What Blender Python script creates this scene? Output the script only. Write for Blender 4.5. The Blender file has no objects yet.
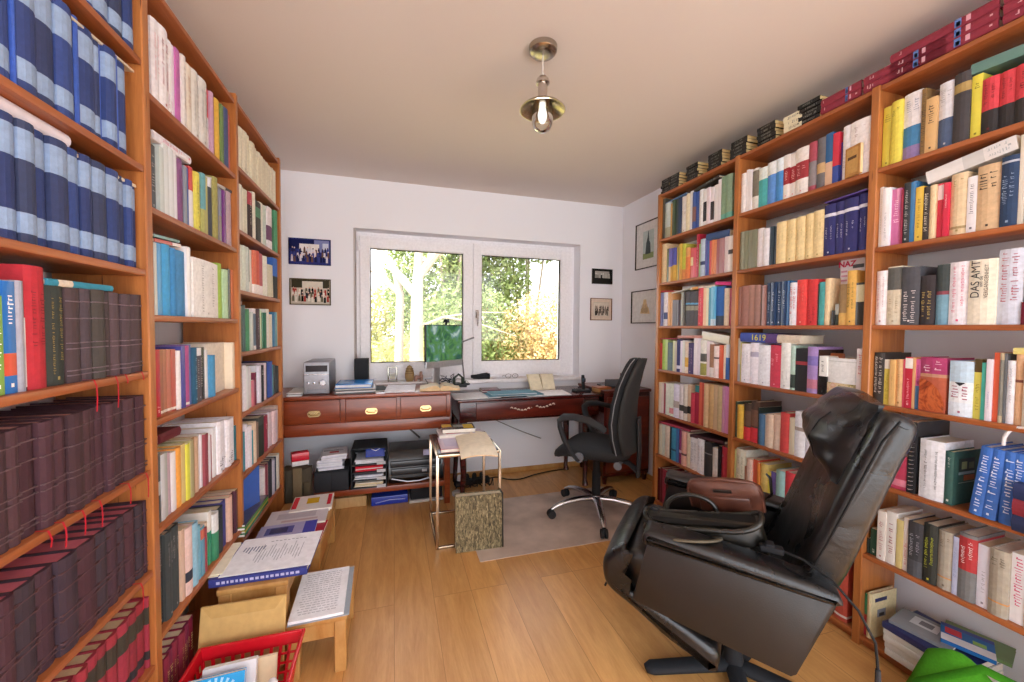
import bpy, math, random
from mathutils import Vector, Matrix
random.seed(7)
SC = bpy.context.scene
COL = SC.collection
PI = math.pi
# ------------------------------------------------------------------ camera geometry (recovered from the vanishing points of the room)
FPX, YAW, PITCH, ROLL, CAMH = 392.5866, 0.293, -0.0338, 0.0078, 1.3181
_f = Vector((math.sin(YAW)*math.cos(PITCH), math.cos(YAW)*math.cos(PITCH), math.sin(PITCH)))
_r0 = Vector((math.cos(YAW), -math.sin(YAW), 0)); _u0 = _r0.cross(_f)
_r = _r0*math.cos(ROLL)+_u0*math.sin(ROLL); _u = -_r0*math.sin(ROLL)+_u0*math.cos(ROLL)
CAM = Vector((0, 0, CAMH))
def ray(x, y): return _f+_r*((x-512)/FPX)-_u*((y-341)/FPX)
def onX(x, y, X): q = ray(x, y); return CAM+q*(X/q.x)
def onY(x, y, Y): q = ray(x, y); return CAM+q*(Y/q.y)
def onZ(x, y, Z): q = ray(x, y); return CAM+q*((Z-CAMH)/q.z)
# the room (metres)
XR, XL = 1.8615, -0.66            # front planes of the two bookcases
WR, WL, WB, WF, H = 2.145, -0.885, 3.39, -1.6, 2.5   # walls and ceiling

# ------------------------------------------------------------------ materials
def lin(h):
    if isinstance(h, (tuple, list)): return tuple(h[:3])
    h = h.lstrip('#')
    if len(h) == 3: h = ''.join(c*2 for c in h)
    v = [int(h[i:i+2], 16)/255 for i in (0, 2, 4)]
    return tuple(c/12.92 if c <= .04045 else ((c+.055)/1.055)**2.4 for c in v)
class NT:
    def __init__(s, name):
        s.m = bpy.data.materials.new(name); s.m.use_nodes = True; s.t = s.m.node_tree; s.t.nodes.clear()
    def n(s, typ, **kw):
        nd = s.t.nodes.new(typ)
        for k, v in kw.items():
            if k[0] == '_': setattr(nd, k[1:], v)
            else:
                key = int(k[1:]) if k[0] == 'i' and k[1:].isdigit() else k.replace('_', ' ')
                if hasattr(v, 'links'): s.t.links.new(v, nd.inputs[key])
                else: nd.inputs[key].default_value = v
        return nd
    def link(s, a, b): s.t.links.new(a, b)
    def out(s, sh): o = s.t.nodes.new('ShaderNodeOutputMaterial'); s.t.links.new(sh, o.inputs[0]); return s.m
def rgba(c): c = lin(c); return (*c, 1)
MATS = {}
def attr_mat(name, rough, metal=0.0, bump=0.0, scale=300, spec=.5, coat=0.0, var=.10):
    t = NT(name)
    a = t.n('ShaderNodeAttribute', _attribute_name='Col')
    tc = t.n('ShaderNodeTexCoord')
    nz = t.n('ShaderNodeTexNoise', Vector=tc.outputs['Object'], Scale=scale/6, Detail=4.0)
    mr = t.n('ShaderNodeMapRange', Value=nz.outputs['Fac'], i1=.3, i2=.7, i3=1-var, i4=1+var)
    mx = t.n('ShaderNodeVectorMath', _operation='SCALE', i0=a.outputs['Color'], Scale=mr.outputs[0])
    b = t.n('ShaderNodeBsdfPrincipled', Base_Color=mx.outputs[0], Roughness=rough, Metallic=metal, Specular_IOR_Level=spec, Coat_Weight=coat)
    if bump:
        n2 = t.n('ShaderNodeTexNoise', Vector=tc.outputs['Object'], Scale=scale, Detail=3.0)
        bp = t.n('ShaderNodeBump', Height=n2.outputs['Fac'], Strength=bump, Distance=.002)
        t.link(bp.outputs[0], b.inputs['Normal'])
    MATS[name] = t.out(b.outputs[0])
attr_mat('paint', .5, var=.05)
attr_mat('gloss', .22, var=.04)
attr_mat('cloth', .7, bump=.3, scale=500)
attr_mat('fabric', .95, bump=.5, scale=900, spec=.2)
attr_mat('paper', .85, var=.08, scale=200, spec=.2)
attr_mat('metal', .25, metal=1.0, var=.05)
attr_mat('steel', .42, metal=.9, var=.08)
attr_mat('matte', .75, var=.05, spec=.3)
def wood(name, c1, c2, rough, sc=(1, 1, 1), ring=9, coat=0.0, knots=False):
    t = NT(name)
    tc = t.n('ShaderNodeTexCoord')
    mp = t.n('ShaderNodeMapping', Vector=tc.outputs['Object'], Scale=sc)
    n1 = t.n('ShaderNodeTexNoise', Vector=mp.outputs[0], Scale=ring, Detail=5.0, Roughness=.6, Distortion=.6)
    n2 = t.n('ShaderNodeTexNoise', Vector=mp.outputs[0], Scale=ring*7, Detail=3.0, Roughness=.7)
    ad = t.n('ShaderNodeMath', _operation='MULTIPLY_ADD', i0=n2.outputs['Fac'], i1=.35, i2=n1.outputs['Fac'])
    cr = t.n('ShaderNodeMapRange', Value=ad.outputs[0], i1=.45, i2=.9)
    mx = t.n('ShaderNodeMix', _data_type='RGBA', Factor=cr.outputs[0])
    for i_, nm in ((6, c1), (7, c2)): mx.inputs[i_].default_value = rgba(nm)
    col = mx.outputs[2]
    if knots:
        vo = t.n('ShaderNodeTexVoronoi', Vector=mp.outputs[0], Scale=3.5, _feature='F1')
        k = t.n('ShaderNodeMapRange', Value=vo.outputs['Distance'], i1=.03, i2=.10, i3=1.0, i4=0.0)
        m2 = t.n('ShaderNodeMix', _data_type='RGBA', Factor=k.outputs[0]); t.link(col, m2.inputs[6]); m2.inputs[7].default_value = rgba('5a2a12'); col = m2.outputs[2]
    bp = t.n('ShaderNodeBump', Height=n2.outputs['Fac'], Strength=.08, Distance=.002)
    b = t.n('ShaderNodeBsdfPrincipled', Base_Color=col, Roughness=rough, Coat_Weight=coat, Coat_Roughness=.15, Normal=bp.outputs[0])
    MATS[name] = t.out(b.outputs[0])
wood('pine_v', 'c07c42', '96562a', .42, (14, 14, 1), 2.2, .15, True)     # upright boards
wood('pine_h', 'b3683a', '8a4a24', .42, (14, 1, 14), 2.2, .15)     # shelf boards, grain along the bookcase
wood('mahog', '6e2414', '3c0f0a', .28, (1.4, 10, 10), 1.8, .35)
wood('mahog_dark', '541410', '2a0808', .25, (1.4, 10, 10), 1.8, .4)
wood('campaign', '9a4620', '6a2a12', .3, (1.4, 12, 12), 1.6, .3)
wood('beech', 'c79a5c', 'a87438', .5, (3, 3, 1), 3)
wood('ply', 'd2ad78', 'b98d55', .6, (4, 1, 1), 3)
def floor_mat():
    t = NT('oak_floor'); tc = t.n('ShaderNodeTexCoord')
    sp = t.n('ShaderNodeSeparateXYZ', i0=tc.outputs['Object'])
    cb = t.n('ShaderNodeCombineXYZ', X=sp.outputs['Y'], Y=sp.outputs['X'])
    br = t.n('ShaderNodeTexBrick', Vector=cb.outputs[0], Scale=1.0, Mortar_Size=.0012, Mortar_Smooth=.3, Brick_Width=1.9, Row_Height=.185, Color1=(.2, .2, .2, 1), Color2=(.8, .8, .8, 1), Mortar=(0, 0, 0, 1), _offset=.37, _offset_frequency=3)
    mp = t.n('ShaderNodeMapping', Vector=tc.outputs['Object'], Scale=(9, 1.1, 1))
    off = t.n('ShaderNodeVectorMath', _operation='MULTIPLY_ADD', i0=br.outputs['Color'], i1=(7, 7, 7), i2=mp.outputs[0])
    n1 = t.n('ShaderNodeTexNoise', Vector=off.outputs[0], Scale=2.3, Detail=6.0, Roughness=.62, Distortion=.9)
    n2 = t.n('ShaderNodeTexNoise', Vector=off.outputs[0], Scale=16, Detail=4.0, Roughness=.7)
    s = t.n('ShaderNodeMath', _operation='MULTIPLY_ADD', i0=n2.outputs['Fac'], i1=.4, i2=n1.outputs['Fac'])
    f = t.n('ShaderNodeMapRange', Value=s.outputs[0], i1=.45, i2=.95)
    mx = t.n('ShaderNodeMix', _data_type='RGBA', Factor=f.outputs[0]); mx.inputs[6].default_value = rgba('deab6a'); mx.inputs[7].default_value = rgba('c08a4c')
    pb = t.n('ShaderNodeMapRange', Value=br.outputs['Color'], i1=.2, i2=.8, i3=.9, i4=1.07)
    sc = t.n('ShaderNodeVectorMath', _operation='SCALE', i0=mx.outputs[2], Scale=pb.outputs[0])
    vo = t.n('ShaderNodeTexVoronoi', Vector=mp.outputs[0], Scale=.9)
    k = t.n('ShaderNodeMapRange', Value=vo.outputs['Distance'], i1=.02, i2=.07, i3=.6, i4=0.0)
    m2 = t.n('ShaderNodeMix', _data_type='RGBA', Factor=k.outputs[0]); t.link(sc.outputs[0], m2.inputs[6]); m2.inputs[7].default_value = rgba('5a3416')
    m3 = t.n('ShaderNodeMix', _data_type='RGBA', Factor=br.outputs['Fac']); t.link(m2.outputs[2], m3.inputs[6]); m3.inputs[7].default_value = rgba('9c6c38')
    bp = t.n('ShaderNodeBump', Height=n2.outputs['Fac'], Strength=.05, Distance=.002)
    b = t.n('ShaderNodeBsdfPrincipled', Base_Color=m3.outputs[2], Roughness=.36, Normal=bp.outputs[0])
    MATS['oak_floor'] = t.out(b.outputs[0])
floor_mat()
def plaster(name, c, sc=60, st=.12):
    t = NT(name); tc = t.n('ShaderNodeTexCoord')
    n = t.n('ShaderNodeTexNoise', Vector=tc.outputs['Object'], Scale=sc, Detail=6.0)
    bp = t.n('ShaderNodeBump', Height=n.outputs['Fac'], Strength=st, Distance=.003)
    b = t.n('ShaderNodeBsdfPrincipled', Base_Color=rgba(c), Roughness=.9, Specular_IOR_Level=.2, Normal=bp.outputs[0])
    MATS[name] = t.out(b.outputs[0])
plaster('wall', 'eff0f5', 30, .10)
plaster('ceiling', 'dfd6d0', 60, .05)
def leather(name, c1, c2, rough, coat=.15, wr=.35):
    t = NT(name); tc = t.n('ShaderNodeTexCoord')
    v = t.n('ShaderNodeTexVoronoi', Vector=tc.outputs['Object'], Scale=260)
    n = t.n('ShaderNodeTexNoise', Vector=tc.outputs['Object'], Scale=7, Detail=5.0, Distortion=.8)
    f = t.n('ShaderNodeMapRange', Value=n.outputs['Fac'], i1=.4, i2=.7)
    mx = t.n('ShaderNodeMix', _data_type='RGBA', Factor=f.outputs[0]); mx.inputs[6].default_value = rgba(c1); mx.inputs[7].default_value = rgba(c2)
    b1 = t.n('ShaderNodeBump', Height=v.outputs['Distance'], Strength=.18, Distance=.001)
    b2 = t.n('ShaderNodeBump', Height=n.outputs['Fac'], Strength=wr, Distance=.02, Normal=b1.outputs[0])
    rr = t.n('ShaderNodeMapRange', Value=n.outputs['Fac'], i1=.3, i2=.7, i3=rough-.06, i4=rough+.1)
    b = t.n('ShaderNodeBsdfPrincipled', Base_Color=mx.outputs[2], Roughness=rr.outputs[0], Coat_Weight=coat, Coat_Roughness=.3, Normal=b2.outputs[0])
    MATS[name] = t.out(b.outputs[0])
leather('leather_black', '0d0e10', '161415', .29)
leather('leather_panel', '171413', '1d1817', .42, .05, .04)
leather('leather_bag', '12100d', '2a251c', .3)
leather('leather_brown', '4c281c', '6c3e2c', .45)
def marbled():
    t = NT('marbled'); tc = t.n('ShaderNodeTexCoord')
    mp = t.n('ShaderNodeMapping', Vector=tc.outputs['Object'], Scale=(2.4, 1, .8))
    n = t.n('ShaderNodeTexNoise', Vector=mp.outputs[0], Scale=46, Detail=7.0, Roughness=.72, Distortion=.9)
    c = t.n('ShaderNodeValToRGB', Fac=n.outputs['Fac']); e = c.color_ramp.elements
    e[0].position = .38; e[0].color = rgba('30291a'); e[1].position = .66; e[1].color = rgba('b4a47c')
    x = e.new(.50); x.color = rgba('6c6040')
    b = t.n('ShaderNodeBsdfPrincipled', Base_Color=c.outputs[0], Roughness=.6)
    MATS['marbled'] = t.out(b.outputs[0])
marbled()
def picture(name, cols, scale, dist=.5, rough=.4, stretch=(1, 1, 1)):
    t = NT(name); tc = t.n('ShaderNodeTexCoord')
    mp = t.n('ShaderNodeMapping', Vector=tc.outputs['Object'], Scale=stretch)
    n = t.n('ShaderNodeTexNoise', Vector=mp.outputs[0], Scale=scale, Detail=6.0, Roughness=.65, Distortion=dist)
    c = t.n('ShaderNodeValToRGB', Fac=n.outputs['Fac']); e = c.color_ramp.elements
    k = len(cols); e[0].position = .32; e[0].color = rgba(cols[0]); e[1].position = .68; e[1].color = rgba(cols[-1])
    for i in range(1, k-1): x = e.new(.32+.36*i/(k-1)); x.color = rgba(cols[i])
    b = t.n('ShaderNodeBsdfPrincipled', Base_Color=c.outputs[0], Roughness=rough)
    MATS[name] = t.out(b.outputs[0])
picture('photo_blue', ['0c1440', '1c2a70', '8890b8', 'e8e4e0', '30306a'], 22)
picture('photo_crowd', ['10100e', '3c3428', 'b8a890', 'e8e0d0', 'a03028', '201c18'], 45)
picture('photo_grey', ['080808', '2c2c2a', '8a8884', 'd8d4cc', '1c1c1c'], 26)
picture('photo_sepia', ['3a3430', '8a8078', 'd8c8b8', 'c8b4a0', '4a4440'], 38, stretch=(1, 1, 1.6))
picture('bark_photo', ['5a2416', 'a04420', 'c8683a', '8a3c24', '6a6a48'], 12, 1.5)
picture('flowers', ['4a5028', '8a7c38', 'd8c8a0', 'c89880', 'e8e0d0'], 30)
def mat_screen():
    t = NT('screen'); tc = t.n('ShaderNodeTexCoord')
    n = t.n('ShaderNodeTexNoise', Vector=tc.outputs['Object'], Scale=7, Detail=6.0, Roughness=.55, Distortion=2.2)
    c = t.n('ShaderNodeValToRGB', Fac=n.outputs['Fac']); e = c.color_ramp.elements
    e[0].position = .32; e[0].color = rgba('2c5450'); e[1].position = .66; e[1].color = rgba('b8ccc0')
    for p, q in ((.42, '3c6c48'), (.5, '5c8c4c'), (.57, '58847c')): x = e.new(p); x.color = rgba(q)
    em = t.n('ShaderNodeEmission', Color=c.outputs[0], Strength=.22)
    g = t.n('ShaderNodeBsdfGlossy', Roughness=.12, Color=(1, 1, 1, 1)); mx = t.n('ShaderNodeMixShader', Fac=.04); t.link(em.outputs[0], mx.inputs[1]); t.link(g.outputs[0], mx.inputs[2])
    MATS['screen'] = t.out(mx.outputs[0])
mat_screen()
def mat_glass():
    t = NT('window_glass'); tr = t.n('ShaderNodeBsdfTransparent'); g = t.n('ShaderNodeBsdfGlossy', Roughness=.02)
    fr = t.n('ShaderNodeFresnel', IOR=1.35); mx = t.n('ShaderNodeMixShader', Fac=fr.outputs[0]); t.link(tr.outputs[0], mx.inputs[1]); t.link(g.outputs[0], mx.inputs[2])
    MATS['window_glass'] = t.out(mx.outputs[0])
    t = NT('lamp_glass'); tr = t.n('ShaderNodeBsdfTransparent', Color=(.93, .93, .9, 1)); g = t.n('ShaderNodeBsdfGlossy', Roughness=.03)
    fr = t.n('ShaderNodeFresnel', IOR=1.5); mx = t.n('ShaderNodeMixShader', Fac=fr.outputs[0]); t.link(tr.outputs[0], mx.inputs[1]); t.link(g.outputs[0], mx.inputs[2])
    MATS['lamp_glass'] = t.out(mx.outputs[0])
    t = NT('bulb_glow'); e = t.n('ShaderNodeEmission', Color=(1, .93, .85, 1), Strength=.35); MATS['bulb_glow'] = t.out(e.outputs[0])
    t = NT('chair_mat'); tc = t.n('ShaderNodeTexCoord')
    n = t.n('ShaderNodeTexNoise', Vector=tc.outputs['Object'], Scale=5, Detail=4.0)
    f = t.n('ShaderNodeMapRange', Value=n.outputs['Fac'], i1=.3, i2=.75, i3=.92, i4=.55)
    tr = t.n('ShaderNodeBsdfTransparent', Color=(.93, .88, .84, 1)); d = t.n('ShaderNodeBsdfPrincipled', Base_Color=rgba('dccabc'), Roughness=.35)
    mx = t.n('ShaderNodeMixShader', Fac=f.outputs[0]); t.link(tr.outputs[0], mx.inputs[1]); t.link(d.outputs[0], mx.inputs[2]); MATS['chair_mat'] = t.out(mx.outputs[0])
mat_glass()
def leafy(name, c1, c2, c3):
    t = NT(name); tc = t.n('ShaderNodeTexCoord')
    n = t.n('ShaderNodeTexNoise', Vector=tc.outputs['Object'], Scale=2.2, Detail=5.0, Roughness=.7)
    c = t.n('ShaderNodeValToRGB', Fac=n.outputs['Fac']); e = c.color_ramp.elements
    e[0].position = .36; e[0].color = rgba(c1); e[1].position = .62; e[1].color = rgba(c3); x = e.new(.5); x.color = rgba(c2)
    d = t.n('ShaderNodeBsdfPrincipled', Base_Color=c.outputs[0], Roughness=.7); tr = t.n('ShaderNodeBsdfTranslucent', Color=c.outputs[0])
    mx = t.n('ShaderNodeMixShader', Fac=.35); t.link(d.outputs[0], mx.inputs[1]); t.link(tr.outputs[0], mx.inputs[2]); MATS[name] = t.out(mx.outputs[0])
leafy('leaves_green', '5c7038', '8c9c5c', 'b4bc88')
leafy('leaves_ochre', 'ac9058', 'd0b47c', 'e6d4a8')
leafy('leaves_yellow', '8c9440', 'b8b468', 'd4cc90')
plaster('grass_ground', 'b8b070', 4, .3)
plaster('bark', 'a89a8c', 12, .5)

# ------------------------------------------------------------------ mesh builder
class MB:
    def __init__(s): s.v = []; s.f = []; s.m = []; s.c = []
    def add(s, vs, fs, mat='paint', col='888', M=None):
        b = len(s.v)
        for v in vs:
            v = Vector(v); s.v.append(M @ v if M is not None else v)
        c = lin(col)
        for f in fs: s.f.append([b+i for i in f]); s.m.append(mat); s.c.append(c)
        return s
    def quad(s, a, b, c, d, mat='paint', col='888', M=None): return s.add([a, b, c, d], [(0, 1, 2, 3)], mat, col, M)
    def box(s, lo, hi, mat='paint', col='888', M=None, bev=0.0):
        x0, y0, z0 = lo; x1, y1, z1 = hi
        if bev <= 0:
            vs = [(x0, y0, z0), (x1, y0, z0), (x1, y1, z0), (x0, y1, z0), (x0, y0, z1), (x1, y0, z1), (x1, y1, z1), (x0, y1, z1)]
            return s.add(vs, [(0, 3, 2, 1), (4, 5, 6, 7), (0, 1, 5, 4), (1, 2, 6, 5), (2, 3, 7, 6), (3, 0, 4, 7)], mat, col, M)
        b = min(bev, (x1-x0)/2.01, (y1-y0)/2.01, (z1-z0)/2.01)
        X, Y, Z = ((x0, x0+b, x1-b, x1), (y0, y0+b, y1-b, y1), (z0, z0+b, z1-b, z1))
        h = b*.293
        def oc(i, z):
            kk = b*.75+i*.25
            return [(x0+max(kk, i), y0+i, z), (x1-max(kk, i), y0+i, z), (x1-i, y0+max(kk, i), z), (x1-i, y1-max(kk, i), z), (x1-max(kk, i), y1-i, z), (x0+max(kk, i), y1-i, z), (x0+i, y1-max(kk, i), z), (x0+i, y0+max(kk, i), z)]
        rings = [oc(b*.9, z0), oc(h, z0+h), oc(0, z0+b), oc(0, z1-b), oc(h, z1-h), oc(b*.9, z1)]
        vs = [p for r in rings for p in r]; fs = [tuple(range(7, -1, -1)), tuple(40+i for i in range(8))]
        for r in range(5):
            for i in range(8):
                j = (i+1) % 8; fs.append((r*8+i, r*8+j, r*8+8+j, r*8+8+i))
        return s.add(vs, fs, mat, col, M)
    def tube(s, pts, r, n=10, mat='paint', col='888', M=None, caps=True, sq=None):
        pts = [Vector(p) for p in pts]; k = len(pts)
        rs = r if isinstance(r, (list, tuple)) else [r]*k
        vs = []; up = None
        for i, p in enumerate(pts):
            d = (pts[min(i+1, k-1)]-pts[max(i-1, 0)]).normalized()
            if up is None: up = Vector((0, 0, 1)) if abs(d.z) < .9 else Vector((1, 0, 0))
            a = d.cross(up).normalized(); b_ = a.cross(d).normalized(); up = b_
            for j in range(n):
                t = 2*PI*j/n
                ca, sa = math.cos(t), math.sin(t)
                if sq: ca *= sq[0]; sa *= sq[1]
                vs.append(p+(a*ca+b_*sa)*rs[i])
        fs = [(i*n+j, i*n+(j+1) % n, (i+1)*n+(j+1) % n, (i+1)*n+j) for i in range(k-1) for j in range(n)]
        if caps: fs += [tuple(range(n-1, -1, -1)), tuple((k-1)*n+j for j in range(n))]
        return s.add(vs, fs, mat, col, M)
    def lathe(s, prof, c=(0, 0, 0), n=24, mat='paint', col='888', M=None):
        vs = [(c[0]+r*math.cos(2*PI*j/n), c[1]+r*math.sin(2*PI*j/n), c[2]+z) for r, z in prof for j in range(n)]
        k = len(prof); fs = [(i*n+j, i*n+(j+1) % n, (i+1)*n+(j+1) % n, (i+1)*n+j) for i in range(k-1) for j in range(n)]
        if prof[0][0] > 1e-5: fs.append(tuple(range(n-1, -1, -1)))
        if prof[-1][0] > 1e-5: fs.append(tuple((k-1)*n+j for j in range(n)))
        return s.add(vs, fs, mat, col, M)
    def prism(s, poly, a, b, M=None, mat='paint', col='888'):
        """poly: 2-D outline (p,q); extruded from a to b on the first local axis -> (t,p,q)"""
        n = len(poly); vs = [(a, p, q) for p, q in poly]+[(b, p, q) for p, q in poly]
        fs = [tuple(range(n-1, -1, -1)), tuple(range(n, 2*n))]+[(i, (i+1) % n, n+(i+1) % n, n+i) for i in range(n)]
        return s.add(vs, fs, mat, col, M)
    def loft(s, rings, mat='paint', col='888', M=None, caps=True, closed=True):
        n = len(rings[0]); vs = [p for r in rings for p in r]
        fs = [(i*n+j, i*n+(j+1) % n, (i+1)*n+(j+1) % n, (i+1)*n+j) for i in range(len(rings)-1) for j in range(n if closed else n-1)]
        if caps: fs += [tuple(range(n-1, -1, -1)), tuple((len(rings)-1)*n+j for j in range(n))]
        return s.add(vs, fs, mat, col, M)
    def grid(s, fn, nu, nv, mat='paint', col='888', M=None):
        vs = [fn(i/(nu-1), j/(nv-1)) for i in range(nu) for j in range(nv)]
        fs = [(i*nv+j, (i+1)*nv+j, (i+1)*nv+j+1, i*nv+j+1) for i in range(nu-1) for j in range(nv-1)]
        return s.add(vs, fs, mat, col, M)
    def text(s, txt, size, M, mat='paint', col='111', align='CENTER', bold=0.0):
        cu = bpy.data.curves.new('t', 'FONT'); cu.body = txt; cu.size = size; cu.align_x = align; cu.align_y = 'CENTER'; cu.offset = bold
        o = bpy.data.objects.new('t', cu); COL.objects.link(o)
        bpy.context.view_layer.update()
        me = bpy.data.meshes.new_from_object(o.evaluated_get(bpy.context.evaluated_depsgraph_get()))
        s.add([v.co.copy() for v in me.vertices], [tuple(p.vertices) for p in me.polygons], mat, col, M)
        bpy.data.objects.remove(o); bpy.data.curves.remove(cu); bpy.data.meshes.remove(me)
        return s
    def build(s, name, parent=None, loc=None, rot=None, sub=0, smooth=38, **props):
        me = bpy.data.meshes.new(name)
        me.from_pydata([tuple(v) for v in s.v], [], s.f)
        names = []
        for m in s.m:
            if m not in names: names.append(m)
        for m in names: me.materials.append(MATS[m])
        idx = {m: i for i, m in enumerate(names)}
        me.polygons.foreach_set('material_index', [idx[m] for m in s.m])
        ca = me.color_attributes.new('Col', 'FLOAT_COLOR', 'CORNER'); buf = []
        for p, c in zip(me.polygons, s.c): buf.extend((*c, 1.0)*len(p.vertices))
        ca.data.foreach_set('color', buf)
        me.shade_smooth(); me.set_sharp_from_angle(angle=math.radians(smooth))
        me.validate(); me.update()
        o = bpy.data.objects.new(name, me); COL.objects.link(o)
        if parent is not None: o.parent = parent
        if loc is not None: o.location = loc
        if rot is not None: o.rotation_euler = rot
        if sub:
            md = o.modifiers.new('s', 'SUBSURF'); md.levels = sub; md.render_levels = sub
        for k, v in props.items(): o[k] = v
        return o
def thing(name, label, cat, loc=(0, 0, 0), rz=0.0, group=None, M=None):
    o = bpy.data.objects.new(name, None); COL.objects.link(o); o.empty_display_size = .1
    if M is not None: o.matrix_world = M
    else: o.location = loc; o.rotation_euler = (0, 0, rz)
    o['label'] = label; o['category'] = cat
    if group: o['group'] = group
    return o
def tagged(o, label, cat, group=None):
    o['label'] = label; o['category'] = cat
    if group: o['group'] = group
    return o
def T(x, y, z): return Matrix.Translation((x, y, z))
def RZ(a): return Matrix.Rotation(a, 4, 'Z')
def RX(a): return Matrix.Rotation(a, 4, 'X')
def RY(a): return Matrix.Rotation(a, 4, 'Y')
def frame(o, x, y, z):   # matrix with the given axes
    m = Matrix.Identity(4)
    for i, a in enumerate((x, y, z)):
        a = Vector(a)
        for j in range(3): m[j][i] = a[j]
    for j in range(3): m[j][3] = Vector(o)[j]
    return m
# ------------------------------------------------------------------ the room
def struct(mb, name, **k): return mb.build(name, kind='structure', **k)
struct(MB().box((WL-.3, WF, -.1), (WR+.3, WB+.30, 0), 'oak_floor'), 'floor')
struct(MB().box((WL-.3, WF, H), (WR+.3, WB+.30, H+.12), 'ceiling'), 'ceiling')
struct(MB().box((WL-.2, WF, 0), (WL, WB, H), 'wall'), 'wall_left')
struct(MB().box((WR, WF, 0), (WR+.2, WB, H), 'wall'), 'wall_right')
wx0, wx1, wz0, wz1 = -.306, 1.69, .858, 2.106      # window reveal
wb = MB()
for lo, hi in (((WL-.2, WB, 0), (wx0, WB+.28, H)), ((wx1, WB, 0), (WR+.2, WB+.28, H)), ((wx0, WB, 0), (wx1, WB+.28, wz0)), ((wx0, WB, wz1), (wx1, WB+.28, H))):
    wb.box(lo, hi, 'wall')
struct(wb, 'wall_back')
bb = MB().box((WL, WB-.014, 0), (WR, WB, .045), 'beech', bev=.004); struct(bb, 'baseboard_back')
struct(MB().box((WR-.014, 2.5, 0), (WR, WB-.014, .045), 'beech', bev=.004), 'baseboard_right')
# window: white casement pair
YF = 3.535
win = bpy.data.objects.new('window_1', None); COL.objects.link(win); win['kind'] = 'structure'
W_ = 'f6f5f8'
def bar(mb, x0, x1, z0, z1, y0, y1, b=.006): mb.box((x0, y0, z0), (x1, y1, z1), 'paint', W_, bev=b)
g0, g1 = onY(370.5, 300, YF).x, onY(462.5, 300, YF).x
g2, g3 = onY(481, 300, YF).x, onY(559, 300, YF).x
zt, zb = onY(370, 248.6, YF).z, onY(371, 362.7, YF).z
fr = MB()
fx0, fx1, fz0, fz1 = wx0-.004, wx1+.004, wz0-.01, wz1+.004
bar(fr, fx0, fx0+.055, fz0, fz1, YF-.01, YF+.06); bar(fr, fx1-.055, fx1, fz0, fz1, YF-.01, YF+.06)
bar(fr, fx0+.05, fx1-.05, fz1-.055, fz1-.001, YF-.009, YF+.058); bar(fr, fx0+.05, fx1-.05, fz0+.001, fz0+.06, YF-.009, YF+.058)
mid = (g1+g2)/2
fr.build('window_frame', parent=win)
for nm, a, b_, s0, s1 in (('window_sash', g0, g1, fx0+.04, mid+.004), ('window_sash', g2, g3, mid+.006, fx1-.04)):
    sb = MB(); y0, y1 = YF-.035, YF+.045
    bar(sb, s0, a, fz0+.035, fz1-.035, y0, y1, .008); bar(sb, b_, s1, fz0+.035, fz1-.035, y0, y1, .008)
    bar(sb, a-.02, b_+.02, zt, fz1-.036, y0+.0015, y1-.002, .008); bar(sb, a-.02, b_+.02, fz0+.036, zb, y0+.0015, y1-.002, .008)
    for q in ((a-.002, a+.006, zb-.002, zt+.002), (b_-.006, b_+.002, zb-.002, zt+.002), (a+.006, b_-.006, zt-.006, zt+.002), (a+.006, b_-.006, zb-.002, zb+.006)):
        sb.box((q[0], YF-.012, q[2]), (q[1], YF+.004, q[3]), 'matte', '33322e')
    so = sb.build(nm, parent=win)
    MB().box((a-.004, YF+.006, zb-.004), (b_+.004, YF+.010, zt+.004), 'window_glass').build('window_pane', parent=so)
hb = MB(); hp = onY(477, 314, YF-.04); hx = hp.x; hz = hp.z
hb.box((hx-.014, YF-.045, hz-.035), (hx+.014, YF-.034, hz+.035), 'metal', 'c8c4c0', bev=.004)
hb.tube([(hx, YF-.04, hz+.02), (hx, YF-.075, hz+.02), (hx, YF-.08, hz+.01), (hx, YF-.078, hz-.11)], [.008, .008, .009, .007], 8, 'metal', 'c8c4c0')
hb.build('window_handle', parent=win)
sl = MB().box((wx0-.003, WB-.035, wz0-.03), (wx1+.01, YF-.0095, wz0+.003), 'paint', 'f2f0f2', bev=.005)
sl.build('window_sill', parent=win)
# hinges on the left casement
hg = MB()
for z in (wz1-.12, wz0+.12): hg.tube([(fx0+.035, YF-.045, z-.04), (fx0+.035, YF-.045, z+.04)], .008, 8, 'paint', W_)
hg.build('window_hinge', parent=win)
# grey sealing profile in the reveal
struct(MB().box((wx0-.002, WB+.005, wz0+.004), (wx0+.010, YF-.012, wz1-.002), 'matte', 'bdb6b4'), 'trim_1')

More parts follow.
